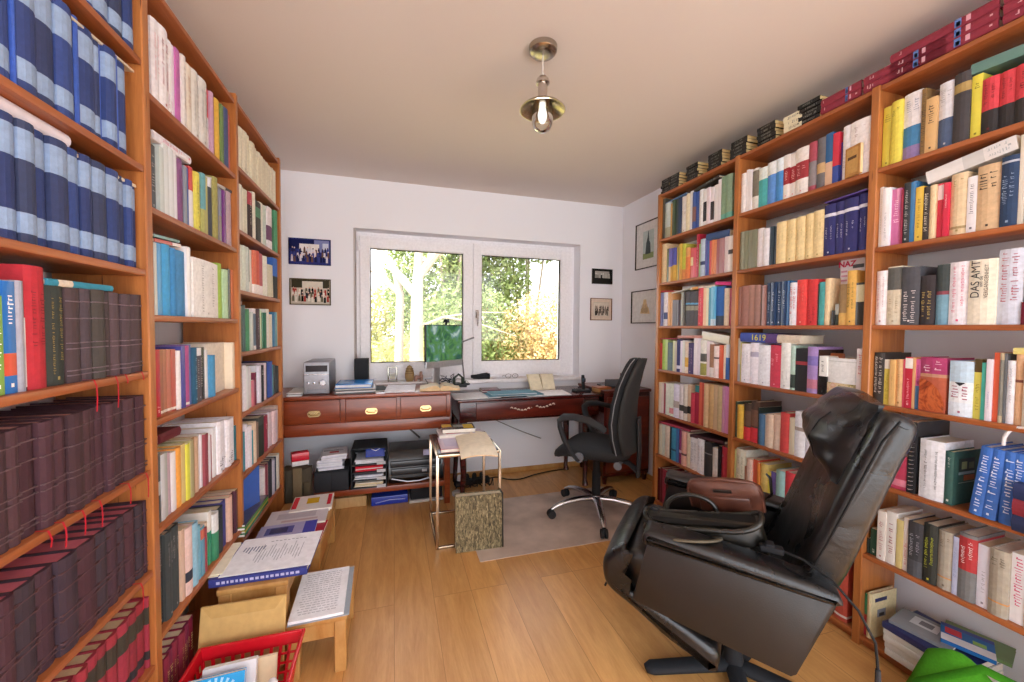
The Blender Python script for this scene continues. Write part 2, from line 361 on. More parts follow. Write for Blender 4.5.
# ------------------------------------------------------------------ the garden seen through the window
struct(MB().box((-30, WB+.5, -.75), (34, 60, -.6), 'grass_ground'), 'ground')
def leafball(mb, c, r, n, mat, sz=.1, seed=0, flat=1.0):
    rnd = random.Random(seed)
    for i in range(n):
        while True:
            p = Vector((rnd.uniform(-1, 1), rnd.uniform(-1, 1), rnd.uniform(-1, 1)))
            if .25 < p.length < 1: break
        p = Vector((p.x*r[0], p.y*r[1], p.z*r[2]*flat))+Vector(c)
        a = Vector((rnd.uniform(-1, 1), rnd.uniform(-1, 1), rnd.uniform(-1, 1))).normalized(); b = a.orthogonal().normalized(); s = sz*rnd.uniform(.6, 1.5)
        mb.quad(p-a*s, p-b*s*.5, p+a*s, p+b*s*.5, mat)
def bush(name, label, c, r, n, mat, sz, seed, group=None):
    m = MB(); leafball(m, (0, 0, 0), r, n, mat, sz, seed)
    t = thing(name, label, 'bush' if 'tree' not in name else 'tree', c, 0, group)
    m.build('foliage', parent=t)
    s = MB()
    for k in range(4):
        a = 2*PI*k/4+seed; s.tube([(0, 0, -c[2]-.6), (math.cos(a)*r[0]*.25, math.sin(a)*r[1]*.25, -r[2]*.2), (math.cos(a)*r[0]*.5, math.sin(a)*r[1]*.5, r[2]*.5)], [.05, .035, .01], 6, 'bark')
    s.build('stem', parent=t)
G = 'bushes and trees in the garden'
bush('garden_bush', 'yellow green bush low behind the left window pane', (.15, 8.2, .25), (1.3, .9, .85), 5200, 'leaves_yellow', .05, 1, G)
bush('garden_bush', 'green shrub behind the pale trunk in the left pane', (1.75, 9.4, .9), (1.5, .9, 1.5), 6000, 'leaves_green', .06, 2, G)
bush('garden_bush', 'broad golden shrub filling the right window pane', (4.2, 9.0, .8), (1.9, 1.2, 1.7), 11000, 'leaves_ochre', .05, 3, G)
bush('garden_bush', 'golden shrub at the edge between both window panes', (2.9, 10.4, .6), (1.6, 1.0, 1.3), 6500, 'leaves_ochre', .055, 4, G)
bush('garden_tree', 'dark green tree at the right end of the garden view', (6.6, 10.8, 3.0), (1.4, 1.2, 2.6), 7000, 'leaves_green', .08, 5, G)
bush('garden_tree', 'green treetop above the golden shrub in the right pane', (4.3, 12.5, 4.7), (2.6, 1.6, 1.2), 8000, 'leaves_green', .085, 6, G)
bush('garden_tree', 'loose treetop with pale sky around it, left pane', (1.6, 11.6, 4.9), (2.2, 1.4, .9), 5000, 'leaves_green', .07, 7, G)
bush('garden_bush', 'distant pale bush beyond the pale trunk', (.2, 13.5, 1.2), (2.4, 1.0, 1.5), 5200, 'leaves_yellow', .08, 8, G)
bush('garden_tree', 'pale green conifer crown behind the forked trunk in the left pane', (1.15, 12.0, 2.6), (1.5, 1.0, 2.2), 7000, 'leaves_green', .07, 10, G)
bush('garden_bush', 'ochre bush low between the two trunks in the left pane', (.75, 8.8, .1), (.9, .7, .8), 3500, 'leaves_ochre', .05, 11, G)
bush('garden_tree', 'olive tree crown beyond the branches in the left pane', (2.9, 12.4, 2.9), (1.5, 1.0, 1.3), 5000, 'leaves_green', .08, 9, G)
# the pale forked trunk
tr = thing('bare_tree', 'pale forked tree trunk standing behind the left window pane', 'tree', (.36, 7.0, -.6))
m = MB(); m.tube([(0, 0, 0), (.02, 0, 1.2), (.03, 0, 2.4), (.06, 0, 3.2), (.08, 0, 4.6)], [.13, .12, .10, .07, .05], 12, 'bark'); m.build('trunk', parent=tr)
for pts, r in (([(.03, 0, 2.45), (-.35, .1, 2.9), (-.75, .1, 3.5), (-.9, .2, 4.3)], .08), ([(.05, 0, 2.8), (.35, 0, 3.2), (.8, .1, 3.5), (1.25, .2, 4.2)], .09), ([(0, 0, 1.9), (.5, 0, 2.1), (1.1, .1, 2.0), (1.9, .2, 1.75)], .025), ([(.5, 0, 2.1), (1.1, .1, 2.2), (1.7, .2, 2.2)], .018)):
    MB().tube(pts, [r, r*.85, r*.65, r*.3], 8, 'bark').build('branch', parent=tr) if len(pts) == 4 else MB().tube(pts, [r, r*.7, r*.4], 8, 'bark').build('branch', parent=tr)
t2 = thing('bare_tree', 'short pale trunk beside the forked tree in the left pane', 'tree', (.06, 7.2, -.6))
MB().tube([(0, 0, 0), (.03, 0, 1.4), (.05, 0, 2.5), (-.05, 0, 2.9)], [.09, .08, .07, .04], 10, 'bark').build('trunk', parent=t2)
MB().tube([(.05, 0, 2.5), (-.4, 0, 2.9), (-.7, .1, 2.7)], [.06, .05, .02], 8, 'bark').build('branch', parent=t2)
# rail fence and post
fn = thing('garden_fence', 'low pale rail fence crossing the garden behind the right pane', 'fence', (2.0, 7.6, -.6))
MB().box((0, -.03, .62), (4.6, .03, .74), 'paint', 'efe6dc').build('fence_rail', parent=fn)
for x in (.3, 1.8, 3.3): MB().box((x, -.04, 0), (x+.09, .04, .66), 'paint', 'e0d6c8').build('fence_post', parent=fn)
gp = thing('garden_gate_post', 'grey boarded post standing at the right end of the garden view', 'post', (4.45, 6.9, -.6))
m = MB()
for k in range(3): m.box((k*.14, -.03, 0), (k*.14+.12, .03, 2.25-.05*k), 'paint', ('a8aca8', 'b8a898', '8c9490')[k])
m.build('board', parent=gp)
pl = MB().box((2.52, 4.05, -.6), (2.67, 5.2, 4.4), 'paint', 'f2ead8'); tagged(pl.build('house_pillar'), 'cream pillar outside at the right edge of the right window pane', 'pillar')['kind'] = 'structure'
# ------------------------------------------------------------------ bookcases
BD = .210
PT = .030     # board thickness of the uprights
LP = [(.66, .69), (1.355, 1.386), (2.028, 2.055), (2.715, 2.745)]
RP = [(.435, .465), (1.110, 1.140), (1.776, 1.807), (2.456, 2.487)]
LSH = [[2.33, 2.05, 1.76, 1.472, 1.188, .905, .615, .335, .06],
       [2.305, 1.98, 1.658, 1.347, 1.04, .717, .396, .06],
       [2.315, 2.035, 1.753, 1.48, 1.195, .913, .625, .335, .06]]
RSH = [2.295, 1.970, 1.653, 1.340, 1.022, .702, .394, .045]
def bookcase(name, label, face, wall, posts, bays, sgn):
    t = thing(name, label, 'bookcase', (face, (posts[0][0]+posts[-1][1])/2, 0))
    oy = t.location.y
    for i, (a, b) in enumerate(posts):
        lo, hi = sorted((0.0, (wall-face)))
        m = MB().box((lo, a-oy, 0), (hi, b-oy, 2.300 if sgn > 0 else 2.335), 'pine_v', bev=.004); m.build('side_panel', parent=t)
    for i, zs in enumerate(bays):
        a, b = posts[i][1]-oy, posts[i+1][0]-oy
        for k, z in enumerate(zs):
            lo, hi = sorted((sgn*.003, (wall-face)))
            m = MB().box((lo, a, z-.0185), (hi, b, z), 'pine_h', bev=.003)
            if k == len(zs)-1: m.box((lo+(.02 if sgn > 0 else 0), a, 0), (hi-(.02 if sgn < 0 else 0), b, z-.021), 'pine_h')
            m.build('shelf', parent=t)
    return t
bookcase('bookcase', 'orange brown pine bookcase of bound volumes along the left wall', XL, XL-BD, LP, LSH, -1)
bookcase('bookcase', 'orange brown pine bookcase behind the black armchair on the right wall', XR, XR+BD, RP, [RSH, RSH, RSH], 1)

# ------------------------------------------------------------------ books
import colorsys
def cname(h):
    h = h.lstrip('#'); h = ''.join(c*2 for c in h) if len(h) == 3 else h
    r, g, b = (int(h[i:i+2], 16)/255 for i in (0, 2, 4))
    H_, L, S = colorsys.rgb_to_hls(r, g, b); H_ *= 360; C = max(r, g, b)-min(r, g, b)
    if C < .09: return 'white' if L > .84 else 'pale grey' if L > .68 else 'grey' if L > .36 else 'dark grey' if L > .2 else 'black'
    base = 'red' if H_ < 14 or H_ > 345 else 'orange' if H_ < 34 else 'yellow' if H_ < 62 else 'green' if H_ < 165 else 'teal' if H_ < 192 else 'blue' if H_ < 248 else 'purple' if H_ < 292 else 'pink'
    if base in ('orange', 'yellow') and C < .35: base = 'cream' if L > .75 else 'beige' if L > .58 else 'olive' if base == 'yellow' else 'brown'
    if base == 'orange' and L < .45: base = 'brown'
    if base in ('red', 'pink') and L < .32: base = 'burgundy'
    if base in ('red', 'pink') and L > .3 and C < .3: base = 'dusky pink' if L > .5 else 'reddish brown'
    if base in ('cream', 'beige', 'burgundy', 'dusky pink', 'brown', 'reddish brown', 'olive'): return base
    if L > .74: return 'pale '+base
    if L < .3: return 'dark '+base
    return base
def soft(c):
    if isinstance(c, str):
        r, g, b = lin(c); l = .3*r+.55*g+.15*b; k = .88; return (l+(r-l)*k, l+(g-l)*k, l+(b-l)*k)
    return c
def book_mesh(w, h, d, col, pages='e6dcc4', bands=(), text=None, ribs=None, hard=True, seed=0, split=False, emb=None):
    """spine on the local -Y side, centred on x=0, standing on z=0. returns (cover MB, page MB)"""
    rnd = random.Random(seed); m = MB(); pg = MB() if split else m
    col = soft(col); bands = [(a_, b_, soft(c_)) for a_, b_, c_ in bands]
    bt = min(.0025 if hard else .0012, w*.18); mt = 'cloth' if hard else 'gloss'
    zc = sorted({0.0, 1.0, *[z for b in bands for z in b[:2]]})
    bul = min(w*.16, .006) if hard else min(w*.06, .0025)
    K = 4 if w > .012 else 2
    def colz(z):
        for b in bands:
            if b[0] <= z <= b[1]: return b[2]
        return col
    for z0, z1 in zip(zc, zc[1:]):
        c = colz((z0+z1)/2)
        prof = [(-w/2+w*i/K, -bul*(1-(2*i/K-1)**2)) for i in range(K+1)]
        for i in range(K):
            (xa, ya), (xb, yb) = prof[i], prof[i+1]
            m.quad((xa, ya, z0*h), (xb, yb, z0*h), (xb, yb, z1*h), (xa, ya, z1*h), mt, c)
        if z0 == 0 or z1 == 1:
            z = z0*h if z0 == 0 else h
            for zz in ([0] if z0 == 0 else [])+([h] if z1 == 1 else []):
                vs = [(x, y, zz) for x, y in prof]+[(w/2, bt*1.3, zz), (-w/2, bt*1.3, zz)]
                m.add(vs, [tuple(range(len(vs))) if zz else tuple(range(len(vs)-1, -1, -1))], mt, c)
        for sx in (-1, 1):   # wrap of the band over the boards
            x0, x1 = sorted((sx*w/2, sx*(w/2-bt)))
            yb_ = d if len(zc) == 2 else d
            m.box((x0, 0, z0*h), (x1, yb_, z1*h), mt, c if hard else c)
    ov = .004 if hard else .0005
    pg.box((-w/2+bt, bt, ov), (w/2-bt, d-ov, h-ov), 'paper', pages)
    yy = -bul-.0004
    if ribs:
        for z in ribs[0]:
            m.box((-w*.5, -bul*.9-.0008, z*h-.0012), (w*.5, 0, z*h+.0012), mt, ribs[1])
    if text:
        tc_, z0, z1, wf = text; z = z0*h; 
        rows = 2 if w > .034 else 1
        for r in range(rows):
            z = z0*h+rnd.uniform(0, .01); cx = 0 if rows == 1 else (r-.5)*w*.42
            hw = min(w*wf*.5/rows, .009)
            if r == 1 and rnd.random() < .5: z += h*.1
            while z < z1*h-.004:
                g = rnd.uniform(.35, .75)*hw*1.3; q = hw*rnd.choice((.55, .7, .7, 1.0)); o = rnd.uniform(-.15, .15)*hw
                if rnd.random() > .16:
                    m.quad((cx-q+o, yy, z), (cx+q+o, yy, z), (cx+q+o, yy, z+g*.42), (cx-q+o, yy, z+g*.42), 'paint', tc_)
                    if rnd.random() < .6: m.quad((cx-q*.9+o, yy, z+g*.42), (cx-q*.5+o, yy, z+g*.42), (cx-q*.5+o, yy, z+g), (cx-q*.9+o, yy, z+g), 'paint', tc_)
                z += g+hw*.35
        if w > .02 and rnd.random() < .6:
            m.quad((-.003, yy, .012), (.003, yy, .012), (.003, yy, .019), (-.003, yy, .019), 'paint', tc_)
    if emb:
        for (a, b, c_, e, cc) in emb: m.quad((a*w, yy, c_*h), (b*w, yy, c_*h), (b*w, yy, e*h), (a*w, yy, e*h), 'paint', cc)
    return m, pg
NB = [0]; ORD = 'zero first second third fourth fifth sixth seventh eighth ninth'.split()
def ordn(n): return ORD[n] if n < 10 else '%dth' % n if n % 10 not in (1, 2, 3) or n in (11, 12, 13) else '%d%s' % (n, {1: 'st', 2: 'nd', 3: 'rd'}[n % 10])
def put_book(M, w, h, d, col, name, cat, label, group=None, big=False, **k):
    NB[0] += 1
    cv, pg = book_mesh(w, h, d, col, seed=NB[0], split=big, **k)
    if big:
        t = bpy.data.objects.new(name, None); COL.objects.link(t); t.matrix_world = M; t.empty_display_size = .05
        cv.build('cover', parent=t); pg.build('page_block', parent=t)
    else:
        t = cv.build(name); t.matrix_world = M
    tagged(t, label, cat, group); return t
def spine_M(side, X, Y, z, lean=0.0):
    if side == 'L': M = T(X, Y, z) @ RZ(PI/2)
    else: M = T(X, Y, z) @ RZ(-PI/2)
    return M @ RY(lean)
PRE = {}
def shelf(side, crop, zs, bay, row, xs, rows, depth=.16, rec=.018, kind='paperback_book', big=False, mn=.05):
    """rows: 'xr top colour [options]' in the units of the crop; a colour of '-' leaves a gap"""
    cx, cy, sc = crop; X = (XL-rec) if side == 'L' else (XR+rec); zsh = zs
    bi = {'near': 0, 'midd': 1, 'far ': 2}[bay[:4]]; posts = LP if side == 'L' else RP; ylo, yhi = posts[bi][1]+.0015, posts[bi+1][0]-.0015
    allz = LSH[bi] if side == 'L' else RSH; above = min([z for z in allz if z > zs+.05] or [zs+.4])
    prev = cx+xs/sc; n = 0; rnd = random.Random(int(zs*1000)+len(bay)*7+ord(bay[0]))
    ents = [r.split() for r in rows.strip().split('\n') if r.strip()]
    tot = sum(1 for e in ents if e[2] != '-'); pos = lambda k: (ordn(tot-k+1)+' from right') if bay == 'near left bay' else (ordn(k)+' from left')
    for e in ents:
        xr = cx+float(e[0])/sc; col = e[2]
        if col == '-': prev = xr; continue
        n += 1
        yt = float(e[1]); opts = dict(o.split('=', 1) for o in e[3:])
        zp = onX((prev+xr)/2, 0, X)
        ya, yb = onX(prev, cy+200/sc, X).y, onX(xr, cy+200/sc, X).y
        # solve Y at the shelf's own height for accuracy
        for _ in range(2):
            za = zsh+.1
            def at(xp):
                lo_, hi_ = 0, 682
                for _i in range(18):
                    md = (lo_+hi_)/2
                    if onX(xp, md, X).z > za: lo_ = md
                    else: hi_ = md
                return onX(xp, md, X).y
            ya, yb = at(prev), at(xr)
            break
        ya, yb = min(max(ya, ylo), yhi), min(max(yb, ylo), yhi)
        w = abs(yb-ya)-.0006; Y = (ya+yb)/2
        h = yt if yt < 1 else onX((prev+xr)/2, cy+yt/sc, X).z-zsh
        h = max(mn, min(h, .30, above-.021-zs-.003))
        prev = xr
        if w < .003: continue
        bands = []
        if 'b' in opts:
            for s in opts['b'].split(','):
                z0, z1, c = s.split('-'); bands.append((float(z0), float(z1), c))
        text = None
        if 't' in opts:
            q = opts['t'].split('-'); text = (q[0], float(q[1]) if len(q) > 1 else .25, float(q[2]) if len(q) > 2 else .85, float(q[3]) if len(q) > 3 else .5)
        ribs = None
        if 'r' in opts: ribs = ((.08, .13, .36, .42, .68, .86), opts['r'])
        kd = {'v': 'bound_volume', 'h': 'hardcover_book', 'p': 'paperback_book'}.get(opts.get('k'), kind)
        if kind != 'bound_volume' and 'k' not in opts: kd = 'hardcover_book' if (w > .034 or rnd.random() < .22) else 'paperback_book'
        hard = kd != 'paperback_book'
        nm = {'bound_volume': 'volume', 'hardcover_book': 'hardcover', 'paperback_book': 'paperback'}[kd]
        size = 'thin ' if w < .012 else 'thick ' if w > .045 else ''
        ext = ''
        if bands: ext = ' with %s band' % cname(bands[0][2])
        elif text: ext = ' with %s lettering' % cname(text[0])
        elif ribs: ext = ' with ribbed spine'
        label = f"{size}{cname(col)} {nm}{ext}, {pos(n)}, {row} shelf, {bay}"
        if 'w' in opts: label = f"{opts['w'].replace('_', ' ')}, {row} shelf, {bay}"
        d = float(opts.get('d', depth))*rnd.uniform(.94, 1.04) if 'd' not in opts else float(opts['d'])
        rc = rnd.uniform(-.004, .008)+float(opts.get('rec', 0))
        XX = X-rc if side == 'L' else X+rc
        room = (XX-(XL-BD) if side == 'L' else XR+BD-XX)-.004
        M = spine_M(side, XX, Y, zsh+.0006+abs(math.sin(float(opts.get('lean', 0))))*w/2, float(opts.get('lean', 0)))
        t = put_book(M, w, h, min(d, room), col, kd, 'book', label, f'books on the {row} shelf of the {bay}', big=big or w > .05, hard=hard, bands=bands, text=text, ribs=ribs, pages=opts.get('pg', rnd.choice(('e6dcc4', 'efe8d8', 'dccfae', 'e8e2d4'))))
        PRE[(bay, row, n)] = (t, XX, Y, zsh, w, h)
def lying(side, crop, xa, ya, xb, yb, th, col, label, depth=.16, rec=.02, kd='hardcover_book', cat='book', **k):
    """a book lying on its side; (xa,ya)-(xb,yb) is the lower edge of its spine in the units of the crop"""
    cx, cy, sc = crop; X = (XL-rec) if side == 'L' else (XR+rec)
    P, Q = onX(cx+xa/sc, cy+ya/sc, X), onX(cx+xb/sc, cy+yb/sc, X)
    z = (Q-P); L = z.length; z.normalize(); y = Vector((-1 if side == 'L' else 1, 0, 0)); x = y.cross(z)
    if x.z < 0: P, Q = Q, P; z = -z; x = y.cross(z)
    M = frame(P+x*(th/2+.0005), x, y, z)
    return put_book(M, th, L, depth, col, kd, cat, label, hard=kd == 'hardcover_book', **k)
BN, BM, BF = 'near left bay', 'middle left bay', 'far left bay'
V = dict(kind='bound_volume', big=True)
BL = 'b=.68-.93-8aa4c8,.08-.25-8aa4c8'
def rep(xs, col, opt='', h='-', cols=None):
    return '\n'.join('%s %s %s %s' % (x, h, (cols[i % len(cols)] if cols else col), opt) for i, x in enumerate(xs))
# --- left bookcase, bay of bound volumes next to the camera
A0 = (0, 0, 4.2625); A1 = (0, 140, 4.2625); A2 = (0, 250, 4.2625); A3 = (0, 390, 4.2625); A4 = (0, 530, 4.4875); A5 = (60, 600, 7.314)
navy = ['263c78', '2c3a66', '2a4488', '24366c', '303c60']
shelf('L', A0, 2.05, BN, 'first', 300, rep([340, 370, 400, 462, 515, 558], '', BL, '.235', navy)+'\n580 .24 e8e4f0', depth=.19, **V)
shelf('L', A0, 1.76, BN, 'second', -190, rep([-110, -50, 42], '', BL, '.243', navy)+'\n60 .246 2f5cc0\n'+rep([146, 235, 308], '', BL, '.243', navy)+'\n328 .24 2c3a66\n350 .247 2f5cc0\n'+rep([418, 442], '', BL, '.243', navy)+'\n448 .243 3a62c0\n'+rep([495], '', BL, '.243', navy)+'\n502 .243 3a62c0\n'+rep([546], '', BL, '.24', navy)+'\n', depth=.19, **V)
shelf('L', A1, 1.472, BN, 'third', -210, rep([-140, -65, 0, 76, 150, 212, 288, 345, 392, 450, 503, 540, 568, 612], '', BL, '.232', navy), depth=.19, **V)
shelf('L', A2, 1.188, BN, 'fourth', -150, '-90 .15 c8b040\n-40 .2 b03030\n22 195 84b83c t=fff\n75 135 1b74c8 b=.16-.36-e0502c t=fff-.6-.9\n110 133 a8a8b8\n122 290 e8e8ec b=0-.05-222\n208 72 c4142c t=801020-.35-.8\n290 152 343c38 t=a8904c-.1-.9-.3 k=v\n350 165 4c3a3e k=v r=786870\n395 168 50424a k=v r=786870\n450 172 4a4440 k=v r=786870\n468 178 443638 k=v\n513 184 5a464c k=v r=806c74\n550 190 503e44 k=v r=806c74\n592 192 4e3c42 k=v r=786870\n628 195 3e3034 k=v r=786870', depth=.17, big=True)
burg = ['4a2834', '4c2a36', '42262e', '4e2e36', '462430']
shelf('L', A3, .905, BN, 'fifth', -150, rep([-90, -40, 22, 75, 165, 230, 285, 350, 388, 415, 450, 482, 528, 573, 610, 638], '', 'r=665054 pg=c89a90', '.216', burg), depth=.175, **V)
shelf('L', A4, .615, BN, 'sixth', -190, rep([-110, -20, 66, 165, 255, 342, 428, 480, 530, 566, 610, 642, 662, 690], '', 'r=5c4044 pg=d07484', '.205', ['442836', '3c2a38', '482632', '382a36']), depth=.175, **V)
shelf('L', A5, .335, BN, 'seventh', -420, rep([-330, -240, -150, -60, 20, 110, 195, 290, 355, 430, 512, 568, 630, 700], '', 'b=.62-.86-3a3428,.12-.24-2a2428 pg=d8c49c', '.205', ['9a1c30', 'a0223a', '8c1a2c']), depth=.15, **V)
lying('L', A0, 235, 20, 580, 318, .006, 'd8ccb4', 'thin cream pamphlet lying on the blue volumes of the second shelf, near left bay', depth=.17, kd='magazine', cat='magazine')
lying('L', A1, 330, 75, 580, 205, .008, 'e4d8b8', 'cream brochure lying on the blue volumes of the third shelf, near left bay', depth=.16, kd='magazine', cat='magazine')
lying('L', A2, 200, 150, 480, 178, .014, '1f93b0', 'teal book lying on the dark volumes of the fourth shelf, near left bay', bands=[(.66, .86, 'e8d8c0')])
# paper roll on the blue volumes
P, Q = Vector((XL-.042, onX(-60, 96, XL-.03).y+.02, 1.472+.2325+.0185)), Vector((XL-.042, onX(68, 146, XL-.03).y, 1.472+.2325+.0185))
r_ = MB().tube([P, P.lerp(Q, .5), Q], .018, 16, 'paper', 'e6dce2')
tagged(r_.build('paper_roll'), 'white rolled paper with pale red print lying on blue volumes, near left bay', 'paper roll')
def ribbon(name, label, pts, w=.004, col='c81830'):
    m = MB(); pts = [Vector(p) for p in pts]
    vs = []
    for p in pts: vs += [p+Vector((0, -w/2, 0)), p+Vector((0, w/2, 0))]
    m.add(vs, [(2*i, 2*i+1, 2*i+3, 2*i+2) for i in range(len(pts)-1)], 'cloth', col)
    k = len(vs); m.add([v+Vector((.0006, 0, 0)) for v in vs], [(2*i+2, 2*i+3, 2*i+1, 2*i) for i in range(len(pts)-1)], 'cloth', col)
    return m.build(name)
def bookmark(px, py, zs, ln, bay, row, nth):
    p = onX(px, py, XL+.004); y = p.y
    o = ribbon('ribbon', '', [(XL-.018, y, zs+.004), (XL+.002, y, zs+.003), (XL+.006, y+.001, zs-.012), (XL+.005, y+.004, zs-ln*.6), (XL+.007, y-.002, zs-ln)])
    best = min((v for k, v in PRE.items() if k[0] == bay and k[1] == row), key=lambda v: abs(v[2]-y))[0]
    o.parent = best; o.matrix_parent_inverse = best.matrix_world.inverted(); o.name = 'ribbon_bookmark'
bpy.context.view_layer.update()
for i, (px, zs, ln, row) in enumerate(((95.5, 1.188, .07, 'fourth'), (117, 1.188, .075, 'fourth'), (127, 1.188, .02, 'fourth'), (143, 1.188, .02, 'fourth'), (127, .905, .05, 'fifth'), (97.5, .905, .06, 'fifth'), (80, .905, .05, 'fifth'), (60, .905, .05, 'fifth'), (45, .905, .03, 'fifth'), (145, .905, .065, 'fifth'), (137, .615, .07, 'sixth'))):
    bookmark(px, 400, zs, ln, BN, row, i)
# --- left bookcase, middle bay
B0 = (148, 10, 4.0105); B1 = (148, 120, 5.052); B2 = (148, 220, 6.495); B3 = (152, 330, 6.495); B4 = (152, 405, 5.052); B5 = (155, 475, 4.0105)
shelf('L', B0, 1.98, BM, 'first', 8, '''38 45 e4e0e4 t=d08890
78 78 eae6ea t=a04058
105 130 f0eef2 t=c890b0-.1-.3
115 150 e8dcec
134 165 c864b4 t=7a3078
152 190 dcd4d0 t=b09080
172 225 e6dccc t=a06040
200 250 d8d4cc t=9a9090
232 285 d6d2cc t=908a8a
250 322 e6e2e8 b=.55-1-d83848
262 335 c498b4
273 350 903038
292 365 e4b420
302 385 6a8c50
320 400 44507c
333 425 c86464
336 435 eee
346 468 38a050''', big=True)
shelf('L', B1, 1.658, BM, 'second', 22, '''52 130 484c50 t=888
75 140 c4d0cc
103 130 d8e0e0
132 150 dce2e4
156 168 e8eaf0
186 205 865084 t=6a3a6a
202 236 8c94a4
217 248 3858a4
238 243 e8e4ee b=.62-1-d43c44
262 270 d8cc38 t=887820
285 275 a8a858 b=.4-1-60a0a8
305 290 c8c468
327 300 444850 b=.85-1-d8d8e0
350 295 a09a50
364 340 7c8494
380 352 989080 b=.5-1-8890a8
394 362 783084
418 368 b89ca8
440 378 e4dce8''', big=True)
shelf('L', B2, 1.347, BM, 'third', 45, '''62 150 c8ccc8
100 155 2c94d4
155 165 34a4e0
192 188 2c8ccc
256 205 3c8cc4
282 180 f0eef0
292 200 -
452 268 f0eeea t=b0aca8-.1-.9-.8 w=thick_open_paper_brochure_with_printed_page
462 300 d8a890
490 285 a4c83c
521 325 b4d8ac
541 322 384448
568 327 d46c34''', big=True)
shelf('L', B3, 1.04, BM, 'fourth', 25, '''60 128 c41c30 t=e8a0a0-.05-.2
85 128 ac6844 b=.03-.07-f0e0d0
112 126 b87050 b=.03-.07-f0e0d0
136 126 c47860 b=.03-.07-f0e0d0
162 126 c05c4c b=.03-.07-f0e0d0
186 135 e8e4e4
210 105 5050a4
242 102 b0488c b=.03-.07-f0e0d0
262 95 6c80c4
286 115 1c5c7c t=80b0c0
330 118 5c545c b=.86-1-e4e4e8 t=b0a8a8
356 112 383a38
372 130 e8e6e8
411 165 3c98cc
520 85 e8dcc8 w=cream_book_with_a_brown_portrait_on_its_cover rec=.03
546 82 f0e2c8
560 84 e8c8a8''', big=True)
shelf('L', B4, .717, BM, 'fifth', 33, '''50 245 585c60 b=.4-.6-b8b8b8
70 247 d0d4d8
88 240 b4bcb4
106 238 b89ca8
127 235 f0eef2 b=0-.9-f0eef2
156 212 f0a224
175 195 dcc47c
191 195 e4e430
206 175 b0a878
222 165 b89468
238 160 c8a484
254 150 f0eef2
262 148 e4e0e8
280 145 9c4450
300 150 e8e2ea
314 152 a84c54
331 112 eef0f4
351 82 eceaf0 t=606070-.1-.3-.8
375 76 e8e6ee t=606070-.1-.3-.8
396 70 eceaf0 t=606070-.1-.3-.8
418 62 e8e6ee t=606070-.1-.3-.8
440 98 1c7484''', depth=.19, big=True)
shelf('L', B5, .396, BM, 'sixth', 20, '''44 240 40484a t=888-.6-.9
70 225 3a4244 t=888-.6-.9
105 200 3a4446 t=888-.6-.9
120 215 dcb89c
147 205 e4c4bc b=.2-.35-283040
172 190 8cc4dc
182 200 70b0c8
196 205 5ca0bc b=.75-.95-d86c50
206 210 9c3440
218 188 e8d0b8
231 140 209068 b=.62-1-e8e4dc
250 150 308a60 b=.6-1-e0e0e0
272 128 30383c
290 102 48448a
306 85 e0b49c
318 70 603040
336 55 5c3848''', big=True)
shelf('L', (120, 560, 6.82), .06, BM, 'seventh', 295, rep([330, 370, 410, 450, 485, 515], '', 't=d8b870-.5-.8 pg=e0d0b0', '.235', ['8c1838', '7c1440', '901c3c']), kind='hardcover_book', big=True, depth=.17)
lying('L', B1, 25, 95, 213, 225, .026, 'e8e2ea', 'thick white book with pale red lettering lying on top, second shelf, middle left bay', text=('c86070', .3, .8, .5))
lying('L', B1, 258, 288, 330, 302, .007, 'e4e0dc', 'thin white booklet lying on the yellow books, second shelf, middle left bay', kd='paperback_book')
lying('L', B1, 332, 325, 425, 373, .012, '3c4048', 'dark grey book lying on the purple books, second shelf, middle left bay', bands=[(.4, 1, 'c8c4c0')])
lying('L', B2, 42, 140, 215, 180, .010, 'c84c40', 'red magazine lying on the blue volumes, third shelf, middle left bay', kd='magazine', cat='magazine', bands=[(0, .35, 'e8d8d4')])
lying('L', B2, 40, 108, 205, 150, .008, '6c9c98', 'teal magazine lying topmost on the blue volumes, third shelf, middle left bay', kd='magazine', cat='magazine')
lying('L', B4, 35, 200, 140, 150, .03, '6c1424', 'dark red volume lying flat above the yellow books, fifth shelf, middle left bay', depth=.12, rec=.05)
# --- left bookcase, far bay
shelf('L', (236, 105, 6.82), 2.035, BF, 'first', 18, '''45 160 e0d8c0 t=a09880-.05-.15
75 188 dcd4bc t=a09880-.05-.15
96 215 e4dcc0
125 265 ddd4b8
147 300 e0d8be
166 330 dcd2b4
186 355 e2dabe
205 378 dcd2b6
222 398 e0d8bc
240 418 e2dac0
256 436 dcd2b6
271 455 e4e0c8
286 468 c8a08c''', kind='hardcover_book')
shelf('L', (236, 180, 8.52), 1.753, BF, 'second', 30, '''52 45 e4e0cc
76 70 dcd8c0
106 92 d4d0b8
140 115 403030 b=.72-1-b84050 t=d8d0c0
161 112 dcd6c4
206 195 3c3e3a b=.6-.85-508868
240 200 e4e2d4
262 225 c4d0c4
300 242 e4dce0 b=.2-.55-704068
322 330 2c7c54
350 270 4c9c70''')
shelf('L', (236, 240, 10.5), 1.48, BF, 'third', 42, '''72 55 dce0d0
100 65 d4dccc
130 80 c4ccc4
156 90 dcdcd4 b=.25-1-64847c
180 110 e4d8cc
210 115 ece4e0 b=.22-1-e07454
241 120 ece0dc b=.22-1-d85c48
271 150 e8dcdc b=.22-1-bc6068
300 170 e6e4d4
326 175 e8e4d8
385 270 d6d0b4 lean=-.05
436 200 20282c b=.55-1-1c64c4
455 250 e4dcec''')
